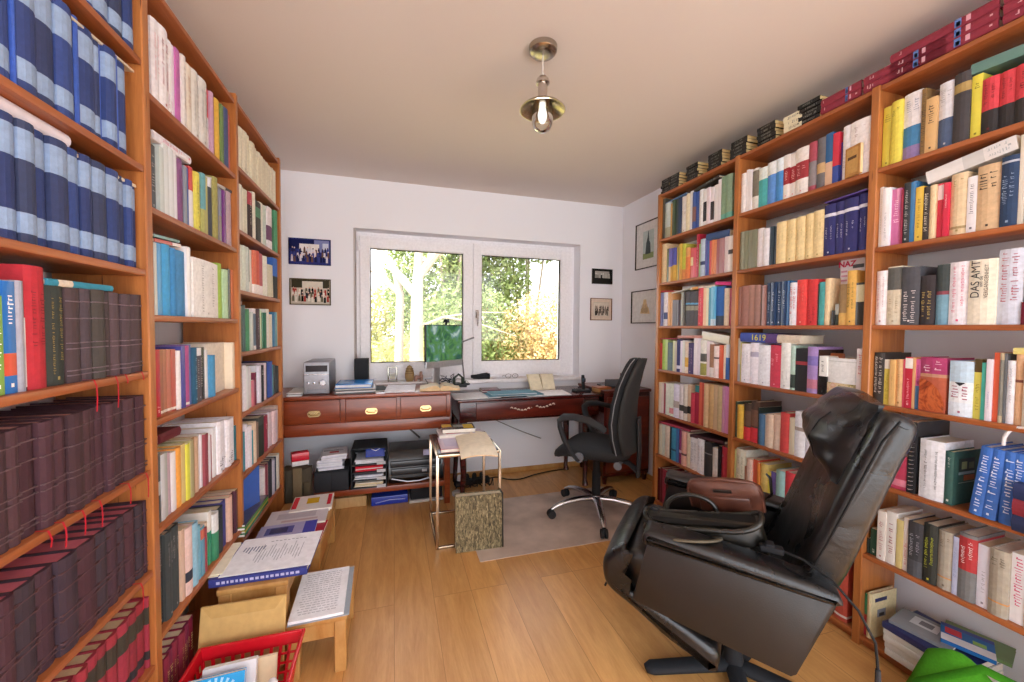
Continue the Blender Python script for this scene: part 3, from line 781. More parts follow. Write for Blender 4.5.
shelf('L', (236, 300, 11.36), 1.195, BF, 'fourth', 70, '''90 75 3c5454
116 60 587474
140 105 4c9064
165 120 80b078
191 140 c4ccc8
235 100 60788c b=0-.1-e8e0e0,.88-1-ece4e8
276 102 54444c t=a890a0
302 110 c4dcb4
320 145 38886c
341 145 2c7054
375 105 e4e2d8
408 165 e6dcc4
420 170 eee
450 140 3480b0
468 140 58a8c0
486 142 88c8c0''')
shelf('L', (238, 350, 9.1), .913, BF, 'fifth', 45, '''70 142 e4e2ea
90 148 e8eeee
108 152 ece8ee
126 160 d4e0d4 b=.8-1-e8e8e8
146 275 d87484
165 205 7c2c48
182 142 dce0ec
201 142 dcd8e6
226 140 20202a t=eee-.7-.9
250 120 e0ced4
273 108 2c2c44
306 105 3454a8
321 135 44a4b0
350 138 485458
382 142 3e4448''')
shelf('L', (238, 400, 7.58), .625, BF, 'sixth', 42, '''65 245 2c90a8
80 182 ece4ee
101 195 e4dee6
111 230 44a0b0
133 165 e4ccac
146 165 70504c
161 168 907868
201 125 30382f b=.8-1-484c48
226 116 a02c48 t=e0b0b0-.6-.8
246 92 e4d8e2
262 88 d8c0c8
276 80 e0c4c8
292 75 c8b4c0
318 42 e4ccc0''')
shelf('L', (238, 445, 6.82), .335, BF, 'seventh', 178, '''192 150 e4dcdc
206 132 8a3448
216 120 dcaca8
233 100 2c2c34
246 95 b8b4c4
259 85 34405c
276 62 d4d0c4''')
F6 = (238, 445, 6.82)
for i, (c, nm) in enumerate((('2c7c4c', 'green'), ('c8b83c', 'yellow'), ('5c9c3c', 'light green'), ('504c60', 'dark'))):
    lying('L', F6, 48, 627-i*22, 205, 395-i*14, .011, c, nm+' magazine in the stack lying on the seventh shelf, far left bay', depth=.2, rec=-.015+.004*(i % 2), kd='magazine', cat='magazine', pages='ece8e4')
bf = thing('ring_folder', 'glossy blue document folder leaning on the seventh shelf, far left bay', 'folder', (XL-.10, 2.07, .385))
MB().box((-.015, 0, 0), (.015, .24, .215), 'gloss', '4468b8', bev=.003).build('cover', parent=bf, rot=(0, 0, -.35)); MB().box((-.012, .004, .003), (.011, .236, .211), 'paper', 'e8e8ea').build('page_block', parent=bf, rot=(0, 0, -.35), loc=(-.0, 0, .003))

# --- right bookcase
RF, RM, RN = 'far right bay', 'middle right bay', 'near right bay'
shelf('R', (655, 165, 8.52), 1.970, RF, 'first', 62, '''82 290 58584c
131 325 c4d4d4 b=0-.3-a8a890
147 330 cc9830
172 300 44583c
196 290 3c4c4c
222 282 2c4468
266 270 ece8e4 t=b08870-.5-.6
296 250 ece0bc
322 225 e6e6ee
346 235 3858a0 b=.2-.6-885c58
376 228 3860b4
411 212 e8eaee
441 208 eceaee b=.12-.65-303034
470 195 f0e0ea
496 190 eee8ee b=.1-.6-38363a
530 170 f0ecf0
557 125 ece6ee
606 102 84a484 b=0-.13-60b0a0
661 82 88a688 b=0-.13-60b0a0''')
lying('R', (655, 165, 8.52), 92, 335, 268, 245, .009, '5c84bc', 'blue brochure lying slanted on the first shelf, far right bay', depth=.14)
lying('R', (655, 165, 8.52), 335, 232, 545, 105, .018, '3c3834', 'black picture book lying slanted on white books, first shelf, far right bay', text=('b0a8a0', .1, .5, .6))
shelf('R', (653, 225, 10.49), 1.653, RF, 'second', 78, '''138 205 e6c898
166 250 60703c
200 248 dca840 b=.45-1-6c68c0
241 242 e0b030 b=.48-1-5c60c0
258 230 e0c030
276 235 4c8050
305 200 dcb828 b=0-.3-e0a040
341 200 c8cc28 b=0-.28-e08c3c
385 240 ec8038 b=.7-1-e8a050
416 245 e05c58 b=.42-.7-f0dca0
450 240 e44c60
476 100 c4183c t=f0b0b8
500 200 94c070
546 150 b4c8dc b=.3-.4-304070
562 160 5c64a8
582 165 5878b8
611 168 e45c58
636 158 ec8444
661 155 e88c50
701 150 b06468
742 140 b48488
781 122 e8dcdc
830 115 f0e8e6 b=.5-.62-504848''')
lying('R', (653, 225, 10.49), 560, 165, 800, 115, .040, '34548c', 'dark blue box lying on the orange books, second shelf, far right bay')
shelf('R', (653, 275, 11.37), 1.340, RF, 'third', 80, '''104 205 8c98d0
126 202 b8c4e4
166 200 e4dee4 b=.2-.4-506090
190 198 e8b070
216 196 dca060
240 285 6c646c
265 285 706870
292 285 6a626c
321 285 706870
341 190 a8a89c
363 192 40362e
411 190 5c5c64 b=.62-.67-60b4e0,.45-.58-a8a490 k=v
461 190 58585e b=.62-.67-60b4e0,.45-.58-a8a490 k=v
516 190 5c5a60 b=.62-.67-60b4e0,.45-.58-a8a490 k=v
566 150 e44c5c t=f0c0c0
600 150 f0c898
626 150 ece0b8
661 142 2c9cc0
706 132 64c0e4 b=0-.17-b8d8e8
806 132 1c68bc b=0-.25-3c4c60
861 152 dcc8ac
886 154 bc5470''')
lying('R', (653, 275, 11.37), 90, 195, 232, 190, .010, 'b82430', 'red book lying on the pale blue books, third shelf, far right bay')
lying('R', (653, 275, 11.37), 212, 212, 412, 160, .006, 'd8d8d0', 'thin white brochure lying slanted on the third shelf, far right bay', kd='magazine', cat='magazine')
lying('R', (653, 275, 11.37), 420, 172, 705, 138, .016, 'e4dccc', 'white and orange book lying beside the pink one, third shelf, far right bay', bands=[(.65, .9, 'eca040')])
lying('R', (653, 275, 11.37), 708, 112, 885, 118, .020, 'e02888', 'bright pink book lying on the blue volume, third shelf, far right bay')
shelf('R', (651, 325, 11.37), 1.022, RF, 'fourth', 62, '''120 205 d4403c
158 165 a8cc50
186 168 c4e08c
236 200 70888c
266 180 dcdcac
292 185 d4c4b0
331 165 404078 b=.1-.2-e0dcec
356 180 e8e0f0
381 175 e8e8e4
427 190 f0dcc4 b=.2-.5-ecb434
486 205 504474 t=a890b8
530 150 f0e6ee
567 152 f2e8f4
626 170 eae6dc b=.02-.35-a09c44,.4-.62-606058
666 185 f4e4ec
716 200 e4dcd8 b=.28-.95-a87858
771 240 f4e0dc b=.6-.65-604848
816 230 e85c30
840 225 f4dcc0
881 220 dce4f0 b=0-.62-4474c0''')
lying('R', (651, 325, 11.37), 105, 165, 300, 165, .009, 'a42840', 'crimson booklet lying on the green book, fourth shelf, far right bay')
lying('R', (651, 325, 11.37), 303, 150, 590, 152, .018, 'd8968c', 'pink book lying on the white books, fourth shelf, far right bay')
lying('R', (651, 325, 11.37), 575, 160, 885, 225, .050, 'e8e4d0', 'thick cream catalogue lying slanted on top, fourth shelf, far right bay', kd='paperback_book')
shelf('R', (651, 375, 10.49), .702, RF, 'fifth', 72, '''106 76 e6dac4
126 85 e8d4cc
146 88 ac4858
190 90 e6e8d8
241 92 e6ead8 b=.08-.25-e89098
301 96 e4dcec b=.3-.5-b8a8a0
341 98 dcd0d0 b=.25-.42-403c38
381 100 dcd0c0 b=.2-.4-4c4440
416 105 d4b090 b=.22-.42-383430
455 190 cc2848
496 108 b42848 b=.82-1-387c7c
530 76 e06448
551 80 c85040
596 90 d8b080
646 98 cca468
691 105 d4b48c
740 112 c4ac7c
766 115 d498bc
806 120 e090c8''')
shelf('R', (650, 418, 8.32), .394, RF, 'sixth', 42, '''63 37 ecdccc
72 42 242422
95 50 dcd8c0
118 55 d8dccc
162 65 ecd8c4
176 72 24343c
215 82 2894c0 b=.3-.36-205070
236 86 3c74b8
263 100 a03478 b=.32-.4-e0c0d8
300 112 e4a898 b=.3-.36-604040
331 122 dccdb0
395 165 e4e4ea t=b0b0b4
452 175 e8e8ee t=b0b0b4
511 200 2c2c30 b=.66-.69-888
562 250 e0dedc b=0-.95-e0dedc
588 232 28242c
635 240 c01c3c t=e0a0a8-.7-.8''')
lying('R', (650, 418, 8.32), 72, 39, 335, 118, .014, 'b02848', 'crimson flat box lying on the cream books, sixth shelf, far right bay')
lying('R', (650, 418, 8.32), 335, 160, 620, 225, .020, '4c1c28', 'burgundy folder lying on the black and white books, sixth shelf, far right bay')
shelf('R', (650, 418, 8.32), .045, RF, 'seventh', 45, '75 .24 5c1424\n100 .25 6c1828\n130 .25 a02040\n170 .24 401820\n220 .25 701828\n270 .24 303034\n340 .24 601c28\n400 .25 8c2438\n460 .25 2c3048', kind='hardcover_book')
shelf('R', (732, 115, 6.493), 1.970, RM, 'first', 46, '''90 385 eee6e4
108 358 f0ecf0
127 358 f2eef2
168 350 ded8d0 b=.32-.95-7c7464
230 342 e6f0ee b=0-.7-3cb8bc
286 308 e8f0f6 b=0-.7-5494e4
336 285 e2eef6 b=0-.7-3c90dc
375 262 ece4e0 b=.33-.7-a82834 t=e8a0a0-.4-.65
416 250 ece4e0 b=.33-.7-a82834 t=e8a0a0-.4-.65
498 215 eae2de b=.33-.7-a82834 t=e8a0a0-.4-.65
546 180 b04458 b=.1-.6-8c8488
600 152 6c686c b=.3-.5-d0a870
650 120 2464a0 b=0-.45-e0b898
691 118 d82444 b=0-.35-3450a8
712 175 50489c rec=.01
772 72 eceaf2 t=b0b0c0-.2-.5
906 32 f0eaec t=b8a0a0-.7-.9-.3 w=big_white_slipcase''', big=True)
shelf('R', (732, 185, 6.827), 1.653, RM, 'second', 34, '''58 330 888a70
82 322 8c8c74
106 315 86886c
132 310 8c8c74
166 305 84866c
210 298 e4dce0
252 300 e4e0e6
280 285 344858
306 282 2c4050
371 255 ecd294 t=b09c60-.45-.75-.3
430 238 ead090 t=b09c60-.45-.75-.3
492 218 ecd294 t=b09c60-.45-.75-.3
548 198 ead090 t=b09c60-.45-.75-.3
622 175 ecd294 t=b09c60-.45-.75-.3
700 135 2a2c70 b=.76-.82-dcdcec t=c8c8e0-.3-.6-.3 k=v
764 115 2c2e74 b=.76-.82-dcdcec t=c8c8e0-.3-.6-.3 k=v
856 92 2a2c70 b=.76-.82-dcdcec t=c8c8e0-.3-.6-.3 k=v
924 60 2c2e74 b=.76-.82-dcdcec t=c8c8e0-.3-.6-.3 k=v''', big=True)
lying('R', (732, 185, 6.827), 632, 128, 926, 32, .006, '5c4498', 'purple slipcase lid on the dark blue volumes, second shelf, middle right bay', depth=.17, rec=.012, kd='slipcase', cat='slipcase')
shelf('R', (732, 255, 6.827), 1.340, RM, 'third', 20, '''56 222 a87c70 b=.05-.95-a87c70
110 212 a87468
150 206 ac7c6c
191 206 a4786c
204 215 6c5040
230 210 a87468
266 190 2c4468 t=b0c0d8-.3-.8-.4
300 186 2c4468 t=b0c0d8-.3-.8-.4
335 182 2c4468 t=b0c0d8-.3-.8-.4
370 178 2c4870 t=b0c0d8-.3-.8-.4
396 176 2c6ca8
446 190 e8eaf4 t=c84858-.25-.9-.7
512 170 e83430 t=f0a090-.5-.9-.2
584 168 d82028 t=901018-.1-.4
590 200 402820
631 186 38a0a0
666 160 e8cc9c
680 330 -
700 380 3c3c3c
722 335 a8aaa0 b=0-.5-384038
782 200 a08050 b=0-.3-e0b050 d=.05
844 108 e8b444 t=504020-.3-.8-.5 d=.05
906 190 38342e b=.55-.95-d0c498 d=.05''', big=True)
shelf('R', (730, 325, 6.827), 1.022, RM, 'fourth', 24, '''66 92 d0d4c8 b=0-.4-b0bcc8
74 120 d8d040
138 128 f0eef6 t=b8b8c8-.4-.8-.3
196 122 f0ecf6 b=.66-.78-b8b4d0
276 138 eceef6 t=b0a8c0-.5-.7-.3
346 138 d42c4c t=f0a0b0-.5-.8
412 122 eceeea t=b8b8b8-.2-.4-.3
442 142 b4d4c4 b=.05-.35-384840
530 162 202024 b=.62-.7-b03038
600 150 a888c8 b=.1-.3-c87890,.6-.8-8070c0
612 170 3c2820
664 212 ecece6 b=0-.48-1c1c1c t=302c2c-.6-.9-.4
852 228 e6e6e4 b=0-.36-a89464,.9-.93-d0d0cc w=wide_white_picture_book_with_flowers_below
906 162 f0e6e6 t=c87078-.5-.9''', big=True)
shelf('R', (728, 390, 6.82), .702, RM, 'fifth', 24, '''66 75 4c5848 b=.3-.7-586850
102 102 e6b81c
150 92 483830 b=0-.36-e01c34,.4-.8-6c5040
202 80 50382c b=0-.36-e01c34,.4-.8-7c5844
212 120 303c38
250 165 4878a4
262 170 d8c8b4
308 166 e4ccb4
356 168 e0c4b0
414 156 d43c3c
450 190 d6ceb4
520 150 e8eaf2 b=.58-.66-a89890
580 150 e6e8f2 b=.58-.66-a89890
660 .22 c8a080
700 .2 604838
760 .22 dcd8d0''', big=True)
shelf('R', (728, 390, 6.82), .394, RM, 'sixth', 28, '''50 400 bccc8c
112 402 e0e2d0 t=b0b8a0
124 520 a06848
162 470 e6c4b4
196 476 e05c38
212 498 e89030
264 505 d8bc5c b=.1-.5-c8a848
288 560 e6d83c
326 560 6c5ca8
388 550 94c4c4
450 562 d02c3c
520 .2 c8c0b0
580 .2 384858
660 .22 a03848''', big=True)
shelf('R', (728, 390, 6.82), .045, RM, 'seventh', 28, '''120 .2 4c1820
200 .22 5c2028
300 .22 283038
420 .25 6c2830
500 .24 2c2c30''')
shelf('R', (820, 560, 6.82), .045, RM, 'seventh', 95, '''184 .26 c0442c b=.06-.1-e0d8d0 w=red_binder_with_a_small_white_mark''', depth=.24, big=True)
shelf('R', (874, 40, 5.053), 1.970, RN, 'first', 28, '''86 342 e0d024 t=908828-.75-.9-.6
142 312 e2d228 t=908828-.75-.9-.6
237 268 e4e0e4 b=0-.2-9078b0,.2-.5-3480b4 t=a0a0b0-.7-.9-.6
262 250 8c6c3c t=302414-.05-.95-.8
320 295 dcb070 t=3c2c1c-.5-.9-.5
400 215 dcdce4 b=0-.45-485c80 t=b0b0b8-.65-.9-.6
484 170 403c40 b=.72-.85-a88c48
540 178 e6da1c t=807818-.75-.9
628 190 d42c3c b=0-.42-2a2628 t=601018-.5-.9-.4
715 155 d42c3c b=0-.42-2a2628 t=601018-.5-.9-.4
800 120 d42c3c b=0-.42-2a2628 t=601018-.5-.9-.4
880 .24 c8c4b8
960 .23 404858''', big=True)
lying('R', (874, 40, 5.053), 486, 180, 770, 70, .034, '5c8880', 'grey green box file lying on top of the books, first shelf, near right bay', depth=.2, kd='box_file', cat='box file')
shelf('R', (870, 130, 5.455), 1.653, RN, 'second', 28, '''68 318 eae6e0 t=a0a09c-.2-.9-.3
110 320 f2f0f4 t=a8a8b0-.1-.6-.3
165 322 d46ca8 t=f0c0e0-.4-.8
178 325 a02848
216 290 303438 t=b8b8b8-.15-.9-.5
246 282 3480bc
291 312 e6be24 t=907010-.2-.8-.4
325 312 38302c t=e0d8c8-.1-.9-.6
360 302 e6cc9c
402 292 dc1c44 b=.7-.97-f0dce4
434 290 dc1844 t=f0c0c8-.5-.8-.3
526 238 dec498 b=.1-.14-a89060 t=a89060-.78-.92-.5 w=cream_book_with_a_small_black_bird_low_on_its_spine
580 255 eae6ea t=706c74-.3-.9-.5
714 190 dab688 t=302420-.62-.9-.75
810 145 1c3a60 b=.9-.93-b0b8c8 t=90a4c0-.3-.75-.6
840 30 d8d0c0
930 .25 b8b0a0
1000 .24 6c4838''', big=True)
lying('R', (870, 130, 5.455), 316, 296, 812, 100, .046, 'e0dede', 'long white binder lying across the books, second shelf, near right bay', depth=.2, kd='ring_binder', cat='binder', bands=[(.33, .56, 'cccccc')], text=('a8b0b4', .05, .3, .5))
shelf('R', (868, 235, 6.564), 1.340, RN, 'third', 35, '''122 238 f0ecf0 t=c08890-.3-.9-.3
222 208 dacfb4 b=.6-.98-5c5c58 t=b0a080-.1-.5-.5
342 212 4a4c54 t=e0d8d8-.03-.6-.5
438 268 30282c t=c0a860-.1-.7-.5
528 195 3c4848 b=0-.5-70a4bc,.5-.56-904050
660 178 eae6ee t=d85880-.2-.95-.35
842 162 eae2cc w=thick_cream_book_titled_DAS_AMT
1008 92 ccd2e2 t=b06878-.3-.95-.6
1040 440 701c30
1150 .22 d0c8b8
1260 .23 384048''', big=True)
shelf('R', (866, 340, 6.481), 1.022, RN, 'fourth', 38, '''110 82 3a3634 t=d8d4cc-.2-.95-.6
152 128 e4ce40 b=.8-1-f0eadc t=b09820-.1-.7
188 128 e4b468 t=a07838-.3-.7-.3
232 126 e0b074 t=a07840-.2-.7-.3
246 126 d84860
295 112 cc1838 b=.78-.98-ece8e4 t=f0b0b8-.05-.6-.4
312 115 e4ac70
345 125 dc60a4 b=0-.47-5080b4 t=802050-.5-.9
515 115 b02c68 b=0-.64-b85430,.64-.7-c08868 t=e0b8c8-.74-.95-.6 w=wide_book_with_a_sawn_tree_slice_on_its_cover
535 130 -
690 138 bcd8ec b=0-.25-dce8f4,.25-.62-e8eef4 t=a0506c-.28-.6-.8 w=wide_pale_blue_book_with_a_small_dark_heart_shape
742 125 d6ca44 b=.78-1-5c4c28 t=807818-.1-.6
776 148 44b8a4
818 125 e2dae6 t=9080b0-.2-.5-.3
858 82 d4542c
884 85 b8a480 b=.1-.9-807c70
902 90 686c70
955 135 e6e8f0 t=909098-.3-.9-.4
1018 92 e0ae80 b=.6-.64-884838
1100 .2 c8b8a0
1200 .22 303840''', big=True)
lying('R', (866, 340, 6.481), 955, 92, 1030, 96, .02, 'e0d070', 'yellow book lying on top of the orange one, fourth shelf, near right bay')
shelf('R', (880, 410, 5.243), .702, RN, 'fifth', 30, '''142 235 b82850 b=.1-.3-d87890
190 60 303034 w=black_ring_binder_with_a_spiral_edge d=.26
205 .2 -
335 160 e6e8f0 t=303438-.15-.85-.22 w=very_thick_white_hardcover_with_black_title
380 218 2e5c54 t=c8d0c8-.7-.9-.3
455 400 -''', big=True)
shelf('R', (855, 490, 4.544), .394, RN, 'sixth', 42, '''65 218 283430
100 180 244c3c t=a0b0a0-.1-.3
138 95 e2dad2 t=b07070-.2-.8
185 100 e4e0da t=902838-.2-.8-.5
215 136 dac67c
241 128 e8dcd4 t=c85060-.1-.6
310 148 38383e t=a8a8b0-.3-.8-.5 b=0-.3-4c5058
372 155 2a2c26 t=c8d040-.2-.8-.5
440 188 a8a090 b=.2-.22-d08c30 t=706858-.7-.9-.6
468 212 b8c0e0 t=8890b8
550 200 747678 b=.45-.95-b8242c t=f0e0e0-.5-.9-.5
610 252 dcdcec t=808090-.2-.6-.3
700 270 a49c8c b=.2-.22-d08c30 t=706858-.72-.9-.6
770 292 e4e4ea t=c84878-.25-.95-.7
850 .22 c8c0b0
930 .21 685848
1010 .22 b0a890''', big=True)
shelf('R', (845, 570, 5.72), .045, RN, 'seventh', 75, '''104 125 b82434 pg=d8c8a0
124 135 309464 b=0-.5-b82434
150 132 d4c494 d=.15''', big=True)
# ------------------------------------------------------------------ lettering that can be read in the photograph
bpy.context.view_layer.update()
def letter(rec, txt, size, z, x=0, col='1c1c20', horizontal=False, dy=-.0075, nm='spine_title'):
    t, XX, Y, zs, w, h = rec; m = MB()
    R = frame((x, dy, z), (0, 0, 1), (-1, 0, 0), (0, -1, 0)) if not horizontal else frame((x, dy, z), (1, 0, 0), (0, 0, 1), (0, -1, 0))
    m.text(txt, size, R, 'paint', col); m.build(nm, parent=t)
r = PRE[(RN, 'third', 7)]
letter(r, 'DAS AMT', .030, r[5]*.70, -r[4]*.2)
letter(r, 'und die', .012, r[5]*.66, 0); letter(r, 'VERGANGENHEIT', .014, r[5]*.66, r[4]*.2, '5c4c40')
Xn = XR+.085; a_ = onX(732+735/6.827, 255+250/6.827, Xn); b_ = onX(732+902/6.827, 255+250/6.827, Xn); zt_ = onX(732+800/6.827, 255+24/6.827, Xn).z
nz = thing('magazine', 'tall white magazine with NAZ in pink letters standing behind the ochre books', 'magazine', (Xn, (a_.y+b_.y)/2, 1.3406), -PI/2); wn = abs(a_.y-b_.y); hn = zt_-1.3406
MB().box((-wn/2, 0, 0), (wn/2, .004, hn), 'gloss', 'e8e4ec', bev=.001).build('cover', parent=nz)
m = MB().text('NAZ', .034, frame((-wn*.22, -.0006, hn-.025), (1, 0, 0), (0, 0, 1), (0, -1, 0)), 'paint', 'c81850', bold=.0012)
m.box((wn*.02, -.0006, hn-.046), (wn*.46, 0, hn-.030), 'paint', '4c5058')
for k in range(5): m.box((-wn*.46, -.0006, hn-.06-.02*k), (-wn*.2, 0, hn-.052-.02*k), 'paint', 'c890a8')
m.build('cover_print', parent=nz)
# the 1619 book and the cream one lying on the white books
C3 = (730, 325, 6.827)
b1 = lying('R', C3, 72, 112, 322, 128, .050, '3c54b0', 'thick blue and violet book titled 1619 lying on white books, middle right bay', bands=[(0, .3, '5c3c80')], big=True)
m = MB().text('1619', .046, frame((0, -.0072, .105), (0, 0, -1), (1, 0, 0), (0, -1, 0)), 'paint', 'e8dc30'); m.build('spine_title', parent=b1)
lying('R', C3, 324, 122, 482, 132, .042, 'dcccb4', 'cream book lying beside the blue one on the fourth shelf, middle right bay')
bk = thing('cover_picture', 'brown wooden picture panel standing behind the books, fourth shelf, middle right bay', 'panel', (XR+.09, onX(830, 360, XR+.09).y, 1.0226), 0)
MB().box((-.006, -.06, 0), (.006, .08, .19), 'pine_h', bev=.002).build('board', parent=bk)
MB().box((-.0075, .0, .168), (-.006, .02, .18), 'paint', 'e0d8cc').build('tag', parent=bk)
# small gilt book leaning against the white slipcase
p = onX(848, 165, XR+.0)
gb = thing('hardcover_book', 'small gilt brown book propped in front of the white slipcase, first shelf', 'book', (XR+.004, p.y-.02, 1.971), -.25)
MB().box((-.008, -.035, 0), (.006, .035, .125), 'cloth', 'b88448', bev=.002).build('cover', parent=gb)
MB().box((-.006, -.0365, .003), (.0045, -.033, .122), 'paper', 'e0cc9c').build('page_block', parent=gb)
m = MB(); m.box((-.0086, -.026, .012), (-.008, .026, .115), 'cloth', 'c89c5c'); m.box((-.0092, -.02, .07), (-.0086, .02, .082), 'cloth', '5c3c20'); m.build('cover_label', parent=gb)

# ------------------------------------------------------------------ piles on top of the armchair bookcase
ztop = 2.3008
names = ['first', 'second', 'third', 'fourth', 'fifth', 'sixth', 'seventh', 'eighth']
piles = [(661.5, 664, 'k'), (668.4, 678.5, 'k'), (686.7, 698, 'k'), (707.8, 721.5, 'k'), (730.5, 746.5, 'k'), (757.5, 775.5, 'k'), (783.7, 797, 'y'), (798.5, 821, 'k')]
for i, (xa, xb, c) in enumerate(piles):
    X = XR+.015
    def yat(px):
        lo_, hi_ = 0, 400
        for _ in range(20):
            md = (lo_+hi_)/2
            if onX(px, md, X).z > ztop+.04: lo_ = md
            else: hi_ = md
        return onX(px, md, X).y
    ya, yb = yat(xa), yat(xb); L = max(ya-yb, .09); n = 5 if c == 'k' else 3
    for k in range(n):
        rnd = random.Random(i*10+k); th = .0185 if c == 'k' else .026; j = rnd.uniform(-.006, .006)
        M = frame((X+rnd.uniform(-.003, .004), ya-L+j, ztop+th*(k+.5)+.0012*k), (0, 0, 1), (1, 0, 0), (0, 1, 0)) 
        M = frame((X+rnd.uniform(-.003, .004), ya-L+j, ztop+th*(k+.5)+.0008*k), Vector((1, 0, 0)).cross(Vector((0, 1, 0))), (1, 0, 0), (0, 1, 0))
        put_book(M, th, L, .175, '1c1c1c' if c == 'k' else 'e8e0c0', 'paperback_book', 'book',
                 f"{'black' if c == 'k' else 'yellowish white'} paperback, {ordn(k+1)} from the bottom, {names[i]} pile from left atop the armchair bookcase",
                 'paperbacks piled on top of the armchair bookcase', hard=False, pages='e0c890', text=('8c8c84' if c == 'k' else '403c38', .2, .8, .5))
# crimson volumes
def crimson(y1, L, k, n, lab, th=.032):
    M = frame((XR+.012, y1-L, ztop+th*(k+.5)+.0008*k), (0, 0, 1), (1, 0, 0), (0, 1, 0))
    t = put_book(M, th, L, .19, '8e1c38', 'bound_volume', 'book', lab, 'crimson volumes on top of the armchair bookcase', big=True, hard=True, text=('d8a8b0', .84, .95, .7), pages='d8c8b8',
             emb=[(-.42, .42, .30, .36, '5878b8'), (-.36, .1, .31, .345, 'd8dce8'), (-.3, .3, .22, .26, 'd8a0b0')])
k1 = yat(822)
for k in range(2): crimson(k1, .16, k, 2, 'short crimson volume, %s of the pair beside the black paperbacks atop the bookcase' % ('lower', 'upper')[k])
for k in range(2): crimson(k1-.17, .255, k, 2, 'crimson volume with blue emblem, %s of two atop the middle right bay' % ('lower', 'upper')[k])
for k in range(3): crimson(1.085, .29, k, 3, 'crimson volume with blue emblem, %s of three atop the near right bay' % ('bottom', 'middle', 'top')[k])
for k in range(3): crimson(.785, .30, k, 3, 'crimson volume, %s of three at the right picture edge atop the bookcase' % ('bottom', 'middle', 'top')[k])

# leaning blue volumes, stacked dark volumes and curved lamp arm on the fifth shelf, near right bay
F5 = (880, 410, 5.243)
for i, (xb, xt) in enumerate(((500, 572), (565, 628), (660, 694), (715, 742))):
    xb_, xt_ = 880+xb/5.243, 880+xt/5.243
    X = XR+.006
    pb = onX(xb_, 410+(545+i*18)/5.243, X); pt = onX(xt_, 410+(185+i*6)/5.243, X)
    yb, yt = pb.y, pt.y; lean = math.atan2(yb-yt, .235)
    M = T(X, yb, .7030+abs(math.sin(lean))*.017) @ RZ(-PI/2) @ RY(lean)
    put_book(M, .033, .235, .17, '2c6cc8', 'hardcover_book', 'book', f'bright blue volume with white lettering leaning sideways, {ordn(i+1)} of four, near right bay', 'leaning blue volumes on the fifth shelf', big=True, text=('dce8f8', .12, .9, .75), pages='e8e4dc')
for k, (c, nm) in enumerate((('18244c', 'dark blue'), ('84182c', 'dark red'), ('1c2c5c', 'navy'))):
    M = frame((XR-.03, .472, .7035+.05*k+.0255), (0, 0, 1), (1, 0, 0), (0, 1, 0))
    # kept in front of the leaning volumes
    put_book(M, .049, .225, .20, c, 'bound_volume', 'book', f'{nm} volume, {("lowest", "middle", "topmost")[k]} of the stack at the right picture edge', 'volumes stacked at the right picture edge', big=True)
cab = MB(); P0 = onX(1003.5, 445, XR+.02); P1 = onX(1008, 432, XR+.01); P2 = onX(1015, 427.5, XR+.01); P3 = onX(1026, 428, XR)
cab.tube([P0, P0.lerp(P1, .5)+Vector((0, .003, .004)), P1, P2, P3, P3+Vector((-.0, -.06, -.03))], .005, 8, 'paint', 'e8e6e8')
tagged(cab.build('cable'), 'white curved cable above the leaning blue volumes, near right bay', 'cable')
# things on the bottom shelf, near right bay
p0 = onZ(872, 645, .046); 
yb0, yb1 = 1.035, .80
for k in range(5):
    c = ('d8d4c8', 'dcd8cc', 'd4d0c4', 'dedad0', '70747c')[k]
    m_ = frame((XR-.01+.004*(k % 2), yb1-.02+.003*k, .0465+.0245*(k+.5)), (0, 0, 1), (1, 0, 0), (0, 1, 0))
    put_book(m_, .0238, yb0-yb1, .21, 'd8d6d0' if k < 4 else '74787e', 'paperback_book', 'book', f'white paperback, {ordn(k+1)} from the bottom of the flat pile beside the green cloth' if k < 4 else 'grey covered paperback on top of the flat pile beside the green cloth', 'paperbacks piled on the bottom shelf', big=True, hard=False, pages='e2dcd0', bands=[(0, 1, '2c3468')] if k == 4 else ())
def flat_book(name, cat, label, loc, w, l, th, rz, tilt, col, parts, ry=0.0):
    t = thing(name, label, cat, loc, 0); t.rotation_euler = (tilt, ry, rz)
    MB().box((-w/2, -l/2, th-.0015), (w/2, l/2, th), 'gloss', col).box((-w/2, -l/2, 0), (w/2, l/2, .0015), 'gloss', col).box((-w/2-.0007, -l/2+.0003, .0003), (-w/2+.001, l/2-.0003, th-.0003), 'gloss', col).build('cover', parent=t)
    MB().box((-w/2+.001, -l/2+.001, .0015), (w/2-.001, l/2-.001, th-.0015), 'paper', 'ece6da').build('page_block', parent=t)
    if parts:
        m = MB()
        for i_, (a, b, c, d, cc) in enumerate(parts):
            zq = th+.0004*(i_+1); m.quad((a*w, b*l, zq), (c*w, b*l, zq), (c*w, d*l, zq), (a*w, d*l, zq), 'gloss', cc)
        m.build('cover_print', parent=t)
    return t
flat_book('paperback_book', 'book', 'white and blue travel guide with red panel leaning on the flat pile', (XR+.13, .85, .183), .11, .13, .014, .45, .04, '2c6cb0', [(-.5, -.5, -.12, .5, 'e4e4e8'), (-.05, .1, .3, .42, 'c83040'), (-.1, -.35, .1, -.1, '90c060'), (.32, -.5, .5, .5, '3c4c90')], -.05)
flat_book('paperback_book', 'book', 'grey paperback with white emblem lying slanted on the flat pile', (XR+.09, .945, .1695), .14, .17, .012, .2, .0, '8c9094', [(-.1, -.2, .35, .25, 'd0d4d8'), (0, -.1, .25, .12, '70747c')], 0)
flat_book('paperback_book', 'book', 'green paperback under the blue travel guide, bottom shelf', (XR+.19, .85, .1695), .12, .17, .012, .3, 0, '6c8454', [], 0)
